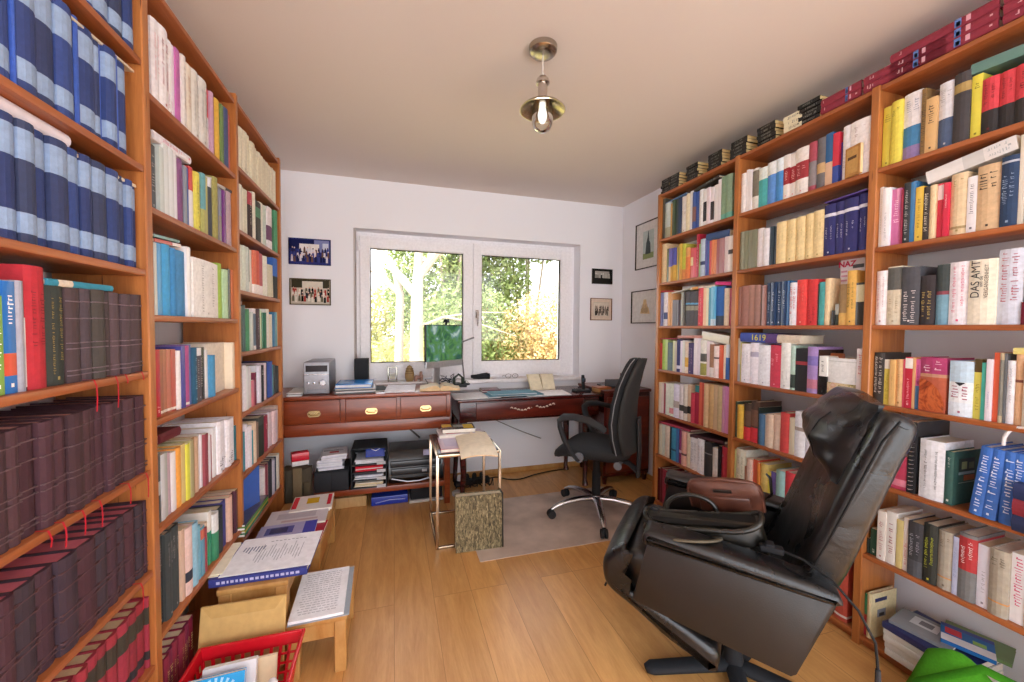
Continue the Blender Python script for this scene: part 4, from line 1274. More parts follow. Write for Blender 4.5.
# small detail on the cream book by the red ones
r = PRE[(RN, 'seventh', 3)]
m = MB(); w_ = r[4]
m.box((w_/2, .02, r[5]*.80), (w_/2+.0008, .09, r[5]*.88), 'paint', '2c3058'); m.box((w_/2, .035, r[5]*.45), (w_/2+.0008, .085, r[5]*.62), 'paint', '8890a0'); m.box((w_/2+.0008, .045, r[5]*.47), (w_/2+.0012, .075, r[5]*.54), 'paint', '30343c')
m.build('cover_print', parent=r[0])
# cover of the green book
r = PRE[(RN, 'fifth', 4)]; w_ = r[4]; m = MB()
for a, b, c, d, cc in ((.03, .12, .62, .86, '20302c'), (.045, .075, .66, .80, '90a070'), (.085, .115, .66, .78, '606c50'), (.03, .12, .56, .61, '90a8b0'), (.06, .12, .44, .54, 'b05c30'), (.03, .12, .40, .412, '90a8a0')):
    m.box((w_/2, a, b if 0 else c*r[5]), (w_/2+.0006+.0002*(cc != '20302c'), b, d*r[5]), 'paint', cc)
m.build('cover_print', parent=r[0])
# spiral of the ring binder
r = PRE[(RN, 'fifth', 2)]; m = MB()
for k in range(16):
    z = r[5]*(.06+.88*k/15); m.tube([(-.004, -.010, z), (.0, -.015, z), (.006, -.012, z), (.008, -.004, z)], .0014, 5, 'metal', 'c0c0c4')
m.build('binder_spiral', parent=r[0])
# tree slice cover seen edge-on: marbled patch on the wide book
r = PRE[(RN, 'fourth', 9)]; m = MB(); w_ = r[4]
pts = [(-w_/2+.001, .004)]+[(-w_/2+.001+w_*.98*t_, .115*math.sqrt(max(0, 1-(t_*.96)**2))+.004) for t_ in [i/10 for i in range(11)]]+[(w_/2-.002, .004)]
m.prism([(a, b) for a, b in pts], -.0072, -.0066, M=frame((0, 0, 0), (0, 1, 0), (1, 0, 0), (0, 0, 1)), mat='bark_photo'); m.build('cover_print', parent=r[0])
r = PRE[(RM, 'fourth', 13)]; m = MB(); m.quad((-r[4]*.48, -.0068, .004), (r[4]*.48, -.0068, .004), (r[4]*.48, -.0068, r[5]*.36), (-r[4]*.48, -.0068, r[5]*.36), 'flowers'); m.build('cover_print', parent=r[0])
r = PRE[(RN, 'fourth', 10)]; m = MB()
for k in range(6): m.quad((-.012+.002*k, -.0068, r[5]*.60-.003*k*.6), (.012-.002*k, -.0068, r[5]*.60-.003*k*.6), (.012-.002*k, -.0068, r[5]*.60-.003*k*.6+.003), (-.012+.002*k, -.0068, r[5]*.60-.003*k*.6+.003), 'paint', '383840')
m.build('cover_print', parent=r[0])

# green cloth bag lying at the lower right
gc = thing('cloth_bag', 'bright green cloth bag slumped against the bottom shelf beside the armchair', 'bag', (1.575, .65, 0))
def cloth(u, v):
    x = -.02+.30*u; y = .26-.62*v
    ridge = math.exp(-((u-.62)/.28)**2)
    z = .02+.235*ridge*(.45+.55*math.exp(-((v-.22)/.32)**2))+.02*math.sin(9*u+5*v)+.014*math.sin(17*v-4*u)
    e = min(u, 1-u, v, 1-v); z *= min(1, e*9+.02)
    return (x, y, max(z, .001))
MB().grid(cloth, 34, 44, 'fabric', '4c9a24').build('bag_body', parent=gc, smooth=80)
MB().tube([(.02, .22, .03), (.07, .16, .17), (.15, .05, .285), (.20, -.08, .27), (.22, -.25, .17), (.2, -.34, .04)], [.014]*6, 8, 'fabric', '3f8c1c', sq=(1.3, .35)).build('bag_strap', parent=gc, smooth=80)

# ------------------------------------------------------------------ pictures
def pic(name, label, wall, x0, y0, x1, y1, mat, fcol, fw=.008, mount=None, d=.014):
    if wall == 'B':
        a, b = onY(x0, y0, WB-.005), onY(x1, y1, WB-.005); o = Vector(((a.x+b.x)/2, WB-.0005, (a.z+b.z)/2)); w, h = abs(b.x-a.x), abs(a.z-b.z); rz = 0
    else:
        a, b = onX(x0, y0, WR-.005), onX(x1, y1, WR-.005); o = Vector((WR-.0005, (a.y+b.y)/2, (a.z+b.z)/2)); w, h = abs(b.y-a.y), abs(a.z-b.z); rz = -PI/2
    t = thing(name, label, 'picture', o, rz)
    m = MB()
    for lo, hi in (((-w/2, -d, -h/2), (-w/2+fw, 0, h/2)), ((w/2-fw, -d, -h/2), (w/2, 0, h/2)), ((-w/2, -d, -h/2), (w/2, 0, -h/2+fw)), ((-w/2, -d, h/2-fw), (w/2, 0, h/2))): m.box(lo, hi, 'gloss', fcol, bev=.001)
    m.build('frame', parent=t)
    if mount:
        MB().box((-w/2+fw, -.005, -h/2+fw), (w/2-fw, -.001, h/2-fw), 'paper', mount[0]).build('mount', parent=t)
        a, b, c, e = mount[1]; MB().box((a*w, -.0062, b*h), (c*w, -.005, e*h), 'paper', mat[0]).build('print', parent=t)
    else: MB().box((-w/2+fw, -.006, -h/2+fw), (w/2-fw, -.001, h/2-fw), 'paper', mat[0]).build('print', parent=t)
    people(t, w, h, *mat[1:])
    return t
def people(t, w, h, bands, bodies, heads, n, rows, x0=-.46, x1=.46, z0=-.46, z1=.1, seed=0):
    rnd = random.Random(seed); m = MB(); y = -.0066
    for (a, b, c, d, cc) in bands: m.box((a*w, y, b*h), (c*w, y+.0006, d*h), 'paper', cc); y -= .0004
    for r in range(rows):
        for k in range(n):
            x = (x0+(x1-x0)*(k+.5+rnd.uniform(-.3, .3))/n)*w; z = (z1-(z1-z0)*r/rows*.75+rnd.uniform(-.03, .03))*h; bw = (x1-x0)*w/n*.62; y -= .00008
            lo_ = max(z0*h, z-h*.2)
            m.add([(x-bw*.6, y, lo_), (x+bw*.6, y, lo_), (x+bw*.5, y, z), (x+bw*.2, y, z+bw*.25), (x-bw*.2, y, z+bw*.25), (x-bw*.5, y, z)], [tuple(range(6))], 'paper', rnd.choice(bodies))
            q = bw*.36; y -= .00004
            m.add([(x+q*math.cos(PI*i/4), y, z+bw*.5+q*1.25*math.sin(PI*i/4)) for i in range(8)], [tuple(range(8))], 'paper', rnd.choice(heads))
    m.build('printed_figures', parent=t)
pic('framed_picture', 'blue tinted group photograph, upper of two beside the window above the stereo', 'B', 288.5, 237.5, 331, 266, ('2c3478', [(-.48, .1, .1, .46, '141c50'), (.1, .0, .46, .46, '8088b8'), (-.25, -.1, .22, .3, 'e8e4e0'), (.3, .1, .44, .35, 'c8ccdc')], ('181c48', '3c4488', 'd8d4dc', '20245c', '6c5048'), ('d8b8a8', 'e8d0c8', '403048'), 13, 3), '202850', .003)
pic('framed_picture', 'framed crowd photograph, lower of two beside the window above the stereo', 'B', 289.5, 278, 331, 305.5, ('c8c0b0', [(-.46, .15, .46, .46, '3c3828'), (-.2, .1, .3, .4, 'd8d0c0')], ('181818', 'e8e0d4', '2c2c34', 'a84038', '6c6450', '101010'), ('d8a890', 'c89078', 'e0c0b0'), 12, 3), '5a5038', .008)
pic('framed_picture', 'small black and white group photograph, upper of two beside the corner', 'B', 592, 268.5, 612, 284.5, ('1c1c1a', [(-.35, -.1, .35, .35, 'a8a49c')], ('d8d4cc', '2c2c2a', 'b0aca4', '8c8880'), ('d0ccc4', 'b8b4ac'), 6, 1, -.4, .4, -.4, .1), '20201c', .008)
pic('framed_picture', 'small sepia group photograph in a brown frame, below the black one', 'B', 590.5, 298, 611.5, 320.5, ('c8bcac', [(-.34, -.28, .34, .28, 'd8ccbc')], ('4c4440', '6c645c', '38322e', '8c8074'), ('b8a898', 'a09080'), 7, 3, -.33, .33, -.28, .12), '704028', .006, ('d8c4b0', (-.36, -.3, .36, .32)))
a, b = onX(636.5, 226, WR-.005), onX(637, 270.5, WR-.005)
b_ = onX(668, 218, WR-.005)
zc_ = (a.z+b.z)/2; hh = a.z-b.z
def pic_r(label, x0, ya, yb, wy, mat, inner):
    a = onX(x0, ya, WR-.005); b = onX(x0, yb, WR-.005); h = a.z-b.z; y0 = a.y
    t = thing('framed_picture', label, 'picture', (WR-.0005, y0-wy/2, (a.z+b.z)/2), -PI/2); w = wy; m = MB(); fw = .008; d = .014
    for lo, hi in (((-w/2, -d, -h/2), (-w/2+fw, 0, h/2)), ((w/2-fw, -d, -h/2), (w/2, 0, h/2)), ((-w/2, -d, -h/2), (w/2, 0, -h/2+fw)), ((-w/2, -d, h/2-fw), (w/2, 0, h/2))): m.box(lo, hi, 'gloss', '34302e', bev=.001)
    m.build('frame', parent=t); MB().box((-w/2+fw, -.005, -h/2+fw), (w/2-fw, -.001, h/2-fw), 'paper', 'e6e6e4').build('mount', parent=t)
    m = MB()
    inner(m, w, h); m.build('print', parent=t)
def monument(m, w, h):
    m.box((-.2*w, -.0062, -.3*h), (.22*w, -.005, .3*h), 'paper', 'c0d0cc'); m.box((-.2*w, -.0066, -.3*h), (.22*w, -.0062, -.18*h), 'paper', '90a070')
    m.prism([(-.1*w, -.2*h), (.11*w, -.2*h), (.09*w, .02*h), (.05*w, .08*h), (.02*w, .27*h), (0, .3*h), (-.02*w, .16*h), (-.07*w, .04*h)], -.0070, -.0066, M=frame((0, 0, 0), (0, 1, 0), (1, 0, 0), (0, 0, 1)), mat='paper', col='4c5a5c')
def sketch(m, w, h):
    m.prism([(-.16*w, -.2*h), (.18*w, -.22*h), (.14*w, -.05*h), (.08*w, .02*h), (.05*w, .22*h), (-.04*w, .22*h), (-.08*w, .0), (-.13*w, -.06*h)], -.0064, -.005, M=frame((0, 0, 0), (0, 1, 0), (1, 0, 0), (0, 0, 1)), mat='paper', col='e0c89c')
    for k in range(14): m.box((-.12*w+.017*w*k, -.0068, -.18*h), (-.117*w+.017*w*k+.002, -.0064, (-.05+.14*math.sin(k*.9)**2)*h), 'paper', 'a08c74')
pic_r('framed print of a dark monument, upper of two behind the armchair bookcase', 636.5, 226, 270.5, .36, '', monument)
pic_r('framed pale yellow sketch, lower of two behind the armchair bookcase', 632, 292, 323.5, .40, '', sketch)

# ------------------------------------------------------------------ pendant lamp
lx, ly = .605, 1.586
dz = lambda py: onY(543.3, py, ly).z
lt = thing('pendant_lamp', 'brushed metal pendant lamp with clear glass dome hanging from the ceiling', 'lamp', (lx, ly, 0))
MB().lathe([(.0, H-.034), (.028, H-.033), (.048, H-.030), (.058, H-.020), (.060, H-.0005)], n=36, mat='metal', col='b0a69a').build('canopy', parent=lt)
zs_ = dz(82); ztp = dz(78)
MB().tube([(0, 0, H-.03), (0, 0, ztp)], .003, 8, 'matte', 'cfc8c0').build('cord', parent=lt)
zb_ = dz(102)
MB().lathe([(.004, ztp+.010), (.016, ztp+.004), (.025, ztp-.006), (.029, ztp-.018), (.029, ztp-.024), (.020, ztp-.026), (.0195, zb_+.0), (.024, zb_-.004)], n=28, mat='metal', col='c8c0b8').build('socket', parent=lt)
R_ = .095; zr = dz(109)
MB().lathe([(.022, zb_+.003), (.035, zb_+.002), (.055, zb_-.006), (.08, zb_-.020), (R_, zb_-.034), (R_+.001, zb_-.037), (R_-.003, zb_-.037), (.078, zb_-.024), (.054, zb_-.010), (.03, zb_-.003), (.022, zb_-.003)], n=44, mat='metal', col='b0a288').build('lamp_shade', parent=lt)
zg = dz(133)
MB().lathe([(.040, zb_-.006), (.044, zb_-.03), (.046, zb_-.06), (.043, zg+.035), (.032, zg+.012), (.014, zg+.002), (.0, zg)], n=30, mat='lamp_glass').build('glass_dome', parent=lt)
MB().lathe([(.013, zb_-.006), (.013, zb_-.022), (.017, zb_-.040), (.02, zb_-.055), (.017, zb_-.075), (.009, zb_-.088), (.0, zb_-.091)], n=22, mat='bulb_glow').build('bulb', parent=lt)

r = PRE[(BM, 'fourth', 15)]; m = MB(); w_ = r[4]
m.prism([(.085, .004), (.15, .004), (.145, .05), (.135, .085), (.12, .10), (.105, .085), (.09, .05)], -w_/2-.0007, -w_/2, mat='paper', col='7c4a3c')
m.prism([(.105, .03), (.13, .03), (.128, .075), (.118, .085), (.107, .07)], -w_/2-.0012, -w_/2-.0006, mat='paper', col='b88878')
m.build('cover_print', parent=r[0])
# ------------------------------------------------------------------ the campaign desk (left) and the mahogany writing desk (right)
DZ, YD = .845, 2.90
t = thing('desk', 'reddish brown desk with three brass handled drawers below the window', 'desk', (-.23, YD, 0)); ox, oy = -.23, YD
x0, x1 = -.872, .405
m = MB(); m.box((x0-ox, 0, DZ-.025), (x1-ox, .475, DZ), 'campaign', bev=.004); m.build('desk_top', parent=t)
m = MB(); m.box((x0-ox+.005, .02, .585), (x1-ox-.005, .46, DZ-.025), 'campaign')
m.box((x0-ox+.002, .004, .575), (x1-ox-.002, .02, .655), 'campaign', bev=.002)
dx = [(-.858, -.352), (-.318, .018), (.046, .372)]
for a in (x0+.0, -.352, .018, .372):
    b = {x0: -.857, -.352: -.318, .018: .046, .372: x1}[a]
    m.box((a-ox+.001, .004, .655), (b-ox-.001, .02, DZ-.026), 'campaign', bev=.001)
m.build('drawer_case', parent=t)
for (a, b), hx in zip(dx, (-.515, -.150, .222)):
    d = MB().box((a-ox+.002, .001, .660), (b-ox-.002, .019, DZ-.030), 'campaign', bev=.002).build('drawer', parent=t)
    h = MB(); w_, z = .040, .727
    pts = []
    for k in range(20):
        an = 2*PI*k/20; pts.append((hx-ox+(w_-.018)*(1 if math.cos(an) > 0 else -1)+.018*math.cos(an), z+.022*math.sin(an)))
    h.prism([(p, q) for p, q in pts], -.004, .002, M=frame((0, 0, 0), (0, 1, 0), (1, 0, 0), (0, 0, 1)), mat='metal', col='d8c08c')
    h.tube([(hx-ox-.024, -.004, z+.004), (hx-ox-.024, -.009, z-.008), (hx-ox+.024, -.009, z-.008), (hx-ox+.024, -.004, z+.004)], .0025, 8, 'metal', 'a87c30')
    for s in (-1, 1): h.lathe([(0, .006), (.004, .004), (.004, 0)], (0, 0, 0), 10, 'metal', '806028', M=T(hx-ox+s*.031, -.004, z) @ RX(PI/2))
    h.build('drawer_handle', parent=d)
for (a, yy) in ((x0+.0, .012), (x0, .42), (x1-.045, .012), (x1-.045, .42)):
    MB().box((a-ox, yy, 0), (a-ox+.042, yy+.04, .586), 'campaign', bev=.003).build('leg', parent=t)
MB().box((x0-ox+.01, .03, .130), (x1-ox-.01, .45, .170), 'campaign', bev=.003).build('lower_shelf', parent=t)

RZT = .775
t = thing('writing_desk', 'dark mahogany writing desk with a carved inlaid drawer front below the window', 'desk', (1.05, YD, 0)); ox, oy = 1.05, YD
a, b = .455, 1.665
MB().box((a-ox, -.01, RZT-.022), (b-ox, .475, RZT), 'mahog_dark', bev=.006).build('desk_top', parent=t)
MB().box((a-ox+.02, .018, .600), (b-ox-.02, .46, RZT-.022), 'mahog_dark', bev=.003).build('apron', parent=t)
d = MB().box((.60-ox, .008, .615), (1.50-ox, .020, RZT-.032), 'mahog', bev=.003).build('drawer', parent=t)
m = MB(); cx_ = onY(532, 412, YD).x-ox; cz_ = .688
m.lathe([(0, .004), (.006, .003), (.006, 0)], (0, 0, 0), 12, 'metal', 'e8e0d0', M=T(cx_, .007, cz_) @ RX(PI/2))
for s in (-1, 1):
    for k in range(6):
        q = cx_+s*(.035+.028*k); zz = cz_-.012*math.sin(k*.9)-(.006 if s < 0 else -.008)
        m.tube([(q, .007, zz), (q+.010, .004, zz+.008), (q+.018, .007, zz-.002)], .0042, 6, 'paint', 'e8dccc')
m.build('drawer_inlay', parent=d)
for x, y in ((a+.05, .05), (a+.05, .43), (1.54, .05), (1.54, .43)):
    MB().tube([(x-ox, y, .61), (x-ox-.008, y-.008, .45), (x-ox+.006, y+.004, .2), (x-ox-.004, y-.004, .05), (x-ox, y-.01, 0)], [.034, .030, .022, .018, .026], 10, 'mahog_dark').build('leg', parent=t)

t = thing('side_cabinet', 'dark mahogany side cabinet standing in the corner behind the office chair', 'cabinet', (1.90, 3.12, 0))
MB().box((-.215, -.22, .06), (.23, .25, .775), 'mahog_dark', bev=.004).build('body', parent=t)
MB().box((-.225, -.235, .775), (.235, .255, .80), 'mahog', bev=.005).build('cabinet_top', parent=t)
dd = MB().box((-.195, -.234, .10), (.215, -.221, .74), 'mahog', bev=.004).build('door', parent=t)
MB().lathe([(.004, 0), (.005, .008), (.011, .014), (.009, .022), (0, .025)], n=12, mat='metal', col='c09848', M=T(-.165, -.234, .45) @ RX(PI/2)).build('door_knob', parent=dd)
for sx, sy in ((-.19, -.2), (.2, -.2), (-.19, .22), (.2, .22)): MB().tube([(sx, sy, .06), (sx, sy, 0)], [.024, .016], 10, 'mahog_dark').build('foot', parent=t)
lr = thing('letter_rack', 'small brown wooden letter rack with pale cards behind the office chair', 'letter rack', (1.955, 2.95, .8006))
m = MB(); m.box((-.07, -.05, 0), (.07, .05, .012), 'mahog', bev=.002)
for k in range(3): m.box((-.07, -.045+.038*k, .012), (.07, -.037+.038*k, .07+.03*k), 'mahog', bev=.002)
m.build('rack', parent=lr)
for k in range(2): MB().box((-.06, -.03+.038*k, .013), (.06, -.022+.038*k, .09+.03*k), 'paper', 'e8e4e0').build('card', parent=lr)

# ------------------------------------------------------------------ things on the campaign desk
def X_(px, Y, py=390): return onY(px, py, Y).x
def Z_(py, Y, px=400): return onY(px, py, Y).z
def sheets(name, cat, label, x0, x1, y0, y1, z, th, col, rz=0, n=1, seed=0, mat='paper', group=None):
    rnd = random.Random(seed); cx, cy = (x0+x1)/2, (y0+y1)/2; w, l = (x1-x0)/2, (y1-y0)/2
    m = MB(); k = max(1, n)
    for i in range(k):
        a = rnd.uniform(-.06, .06) if k > 1 else 0; dx_, dy_ = (rnd.uniform(-.006, .006), rnd.uniform(-.006, .006)) if k > 1 else (0, 0)
        m.box((-w, -l, th*i/k), (w, l, th*(i+.93)/k), mat, col if isinstance(col, str) else col[i % len(col)], M=T(dx_, dy_, 0) @ RZ(a))
    o = m.build(name, loc=(cx, cy, z+.0005), rot=(0, 0, rz)); tagged(o, label, cat, group); return o
sheets('paper_stack', 'papers', 'loose white papers on the desk left of the stereo', -.69, -.60, 2.93, 3.2, DZ, .022, ('dcdad8', 'c8c8cc', 'e4e2e0', '3c3c40', 'e0dedc'), .05, 6, 3)
Y = 2.97; sx0, sx1 = X_(303.8, Y), X_(329.5, Y); sz = Z_(362, Y, 316)
t = thing('stereo', 'compact silver stereo unit with a round volume knob on the desk', 'stereo', ((sx0+sx1)/2, Y, DZ+.0006)); w_, h_ = (sx1-sx0)/2, sz-DZ
MB().box((-w_, .012, .006), (w_, .31, h_), 'steel', '94949a', bev=.006).build('body', parent=t)
fp = MB().box((-w_, 0, .004), (w_, .012, h_-.002), 'steel', 'a8a8ae', bev=.004).build('front_panel', parent=t)
MB().box((-w_+.012, -.002, h_*.70), (w_-.012, .001, h_*.89), 'gloss', '2c2428').build('display', parent=t)
MB().box((-w_+.004, -.003, h_*.60), (w_-.004, .001, h_*.635), 'metal', 'e8e8ea', bev=.001).build('trim_strip', parent=t)
MB().lathe([(.021, 0), (.021, .012), (.018, .015), (0, .015)], n=20, mat='metal', col='d0d0d4', M=T(w_*.5, 0, h_*.36) @ RX(PI/2)).build('knob', parent=t)
for k in range(3): MB().lathe([(.008, 0), (.008, .004), (0, .005)], n=12, mat='metal', col='b8b8bc', M=T(-w_*.66+.036*k, 0, h_*.36) @ RX(PI/2)).build('button', parent=t)
MB().box((-w_+.02, -.0012, h_*.06), (w_-.02, .001, h_*.17), 'steel', '84848a').build('cassette_flap', parent=t)
sheets('folder', 'folder', 'black folder under the bright blue one on the desk', X_(334, 2.95), X_(374, 2.95), 2.94, 3.2, DZ, .040, ('2c2c30', 'c8c4c4', '303034', '9c9894'), .03, 4, 5, 'gloss')
m = MB(); bx0, bx1 = X_(335.5, 2.97), X_(372, 2.97)
m.box((bx0, 2.935, 0), (bx1, 3.20, .004), 'gloss', '2c80d0', bev=.001); m.box((bx0+.004, 2.94, .005), (bx1-.006, 3.19, .022), 'paper', 'dfe4e8'); m.box((bx0+.002, 2.937, .0225), (bx1+.002, 3.202, .0275), 'gloss', '3088dc', bev=.001)
tagged(m.build('folder', loc=(0, 0, DZ+.0415)), 'bright blue folder lying on the black folder beside the stereo', 'folder')
Y = 3.27; t = thing('speaker', 'small black loudspeaker standing at the window reveal', 'speaker', ((X_(354.3, Y)+X_(368.5, Y))/2, Y, DZ+.0006)); w_ = (X_(368.5, Y)-X_(354.3, Y))/2; h_ = Z_(359, Y, 361)-DZ
MB().box((-w_, 0, 0), (w_, .10, h_), 'matte', '2c2d30', bev=.004).build('body', parent=t); MB().box((-w_+.004, -.006, .006), (w_-.004, 0, h_-.006), 'fabric', '303236', bev=.003).build('speaker_grille', parent=t)
sheets('document', 'papers', 'white documents lying on the desk below the egg figurine', X_(386, 2.95), X_(416, 2.95), 2.92, 3.22, DZ, .016, ('e4e4e8', 'dcdce0', 'eceaee'), -.02, 3, 7)
sheets('document', 'papers', 'dark portfolio under the white documents on the desk', X_(374, 3.0), X_(386, 3.0), 3.0, 3.22, DZ, .012, ('8c8c88', 'd8d4d0', '505050'), .1, 3, 8)
# rack-like clock, egg and figurine on the sill
Y = 3.41; t = thing('desk_clock', 'small silvery framed desk clock standing on the window sill', 'clock', (X_(392.5, Y), Y, wz0+.0006)); w_ = .034; h_ = Z_(366.5, Y, 392)-wz0
for s in (-1, 1): MB().box((s*w_-.005, -.012, 0), (s*w_+.005, .012, h_), 'metal', '9c9a90', bev=.002).build('post', parent=t)
for k in range(3): MB().box((-w_, -.010, h_*(.05+.42*k)), (w_, .010, h_*(.05+.42*k)+.009), 'metal', '8c8a80', bev=.002).build('crossbar', parent=t)
MB().box((-w_*.6, -.006, h_*.2), (w_*.6, .004, h_*.42), 'paper', 'd8d4c4').build('clock_face', parent=t)
Y = 3.40; m = MB(); h_ = Z_(365, Y, 409)-wz0; m.lathe([(.0, 0), (.026, 0), (.036, h_*.2), (.038, h_*.42), (.031, h_*.7), (.018, h_*.92), (0, h_)], n=22, mat='paint', col='a88858')
for k in range(5): m.lathe([(.0375-.003*abs(k-1.5), h_*(.2+.14*k)), (.0385-.003*abs(k-1.5), h_*(.2+.14*k)+.003), (.0375-.003*abs(k-1.5), h_*(.2+.14*k)+.006)], n=22, mat='paint', col='7c5c30')
tagged(m.build('egg_figurine', loc=(X_(409.5, Y), Y, wz0+.0006)), 'brown egg shaped carved figurine on the window sill', 'figurine')
m = MB(); m.tube([(-.028, 0, .0), (-.026, 0, .035), (-.018, 0, .052)], [.012, .015, .010], 10, 'paint', 'b08878'); m.tube([(.018, 0, 0), (.02, 0, .045), (.014, 0, .07)], [.012, .016, .012], 10, 'paint', 'bc9484'); m.tube([(-.03, 0, .03), (.02, 0, .034)], [.014, .016], 10, 'paint', 'a87c6c'); m.lathe([(0, 0), (.012, .006), (.012, .016), (0, .022)], (.016, 0, .064), 12, 'paint', 'b48c7c')
tagged(m.build('animal_figurine', loc=(X_(419, Y), Y, wz0+.0006)), 'small pinkish animal figurine beside the egg on the sill', 'figurine')
# open manila envelope book in front of the monitor
t = thing('open_book', 'open thick book with cream pages lying in front of the monitor', 'book', (X_(440, 3.0), 3.02, DZ+.0006), -.08)
for s in (-1, 1):
    def pg_(u, v, s=s): return (s*(.002+.145*u), -.10+.2*v, .018+.024*math.sin(PI*min(1, u*1.15)**.6)*(1-.55*u))
    m = MB(); m.grid(pg_, 12, 5, 'paper', 'e8dcc0'); m.grid(lambda u, v, s=s: (s*(.002+.145*u), -.10+.2*v, .001), 6, 3, 'paper', 'd8b890')
    for yy in (-.10, .10): m.add([(s*(.002+.145*i/11), yy, z) for i in range(12) for z in (.001, pg_(i/11, 0)[2])], [(2*i, 2*i+2, 2*i+3, 2*i+1) for i in range(11)], 'paper', 'e0c498')
    m.add([(s*.147, -.1, .001), (s*.147, .1, .001), (s*.147, .1, pg_(1, 0)[2]), (s*.147, -.1, pg_(1, 0)[2])], [(0, 1, 2, 3)], 'paper', 'e0c498')
    m.build('page_block', parent=t, smooth=60)
# monitor
pL, pR = onY(426.5, 326, 2.93), onY(462, 324.8, 3.17); bz = (onY(426, 368.5, 2.93).z+onY(461.4, 364, 3.17).z)/2
d_ = Vector((pR.x-pL.x, pR.y-pL.y, 0)); wm = d_.length; d_.normalize(); nrm = Vector((d_.y, -d_.x, 0)); zt_ = (pL.z+pR.z)/2
Mm = frame((pL.x+d_.x*wm/2, pL.y+d_.y*wm/2, 0), d_, -nrm, (0, 0, 1))
t = thing('monitor', 'silver desktop monitor showing a green and blue wallpaper before the window', 'monitor', M=Mm)
MB().box((-wm/2-.004, .003, bz+.02), (wm/2+.004, .022, zt_+.004), 'gloss', '1c1c1e', bev=.003).build('screen_bezel', parent=t)
MB().box((-wm/2+.002, .0005, bz+.044), (wm/2-.002, .003, zt_-.002), 'screen').build('screen', parent=t)
MB().box((-wm/2-.004, .001, bz-.006), (wm/2+.004, .022, bz+.043), 'steel', 'e0e0e2', bev=.003).build('chin', parent=t)
MB().tube([(0, .022, bz+.14), (0, .09, bz+.08), (0, .10, DZ+.012)], [.03, .028, .026], 10, 'steel', 'c8c8cc', sq=(1.5, .3)).build('stand', parent=t)
MB().box((-.10, .0, DZ+.001), (.10, .17, DZ+.009), 'steel', 'c8c8cc', bev=.003).build('foot', parent=t)
t2 = thing('webcam', 'small black webcam clipped on top of the monitor', 'webcam', M=Mm @ T(.02, 0, zt_+.0045))
MB().tube([(0, -.012, .030), (0, .022, .030)], .015, 14, 'matte', '1c1c1e').build('camera_body', parent=t2); MB().box((-.03, .0, .016), (.035, .02, .026), 'matte', '202022', bev=.003).build('clip', parent=t2)
MB().tube([(0, .01, .018), (.0, .01, .0)], [.008, .010], 8, 'matte', '1c1c1e').build('mount', parent=t2); MB().lathe([(0, .002), (.008, .001), (.009, 0)], n=12, mat='gloss', col='38404c', M=T(0, -.012, .030) @ RX(PI/2)).build('lens', parent=t2)
# microphone arm, cables and headset behind the screen
t = thing('lamp_arm', 'thin grey articulated arm reaching out beside the monitor', 'arm', (.56, 3.2, DZ+.0006))
q0 = onY(474, 337.5, 3.2)-Vector((.56, 3.2, DZ)); q1 = onY(462, 342, 3.2)-Vector((.56, 3.2, DZ))
MB().tube([(0, 0, .01), (-.02, 0, .2), q1+Vector((-.06, 0, -.03)), q1, q0], [.006, .006, .006, .006, .007], 8, 'steel', '8c8c90').build('arm', parent=t); MB().lathe([(.045, 0), (.045, .01), (.01, .016), (.01, .03)], n=20, mat='matte', col='303034').build('base', parent=t)
t = thing('desk_telephone', 'dark olive telephone headset on a stand behind the open book', 'telephone', (X_(458, 3.12), 3.10, DZ+.0006))
MB().box((-.06, -.05, 0), (.06, .06, .022), 'matte', '2c3034', bev=.006).build('base', parent=t); MB().tube([(-.03, 0, .02), (-.035, 0, .07), (0, 0, .10), (.035, 0, .07), (.03, 0, .02)], .008, 8, 'matte', '303830').build('headband', parent=t)
for s in (-1, 1): MB().lathe([(0, -.012), (.026, -.01), (.028, .008), (0, .012)], n=16, mat='matte', col='303a30', M=T(s*.034, 0, .05) @ RY(PI/2)).build('ear_cup', parent=t)
rnd = random.Random(4)
for k in range(6):
    pts = []; bx_ = X_(428+5*k, 3.15); 
    for i in range(10): pts.append((bx_+rnd.uniform(-.05, .05)+.01*i, 3.16+rnd.uniform(-.04, .05), DZ+.012+abs(math.sin(i*.8+k))*.10*(1-abs(i-4.5)/5)))
    sm = []
    for i in range(len(pts)-1):
        for f in range(4): sm.append(Vector(pts[i]).lerp(Vector(pts[i+1]), f/4))
    tagged(MB().tube(sm, .0028, 6, 'matte', ('2c2c2c', 'c8c8c8', '3c4034', '24304c', '484848', 'b0b0b0')[k]).build('cable', smooth=80), ('black', 'white', 'dark green', 'navy', 'dark grey', 'pale grey')[k]+' cable tangled behind the monitor foot', 'cable')
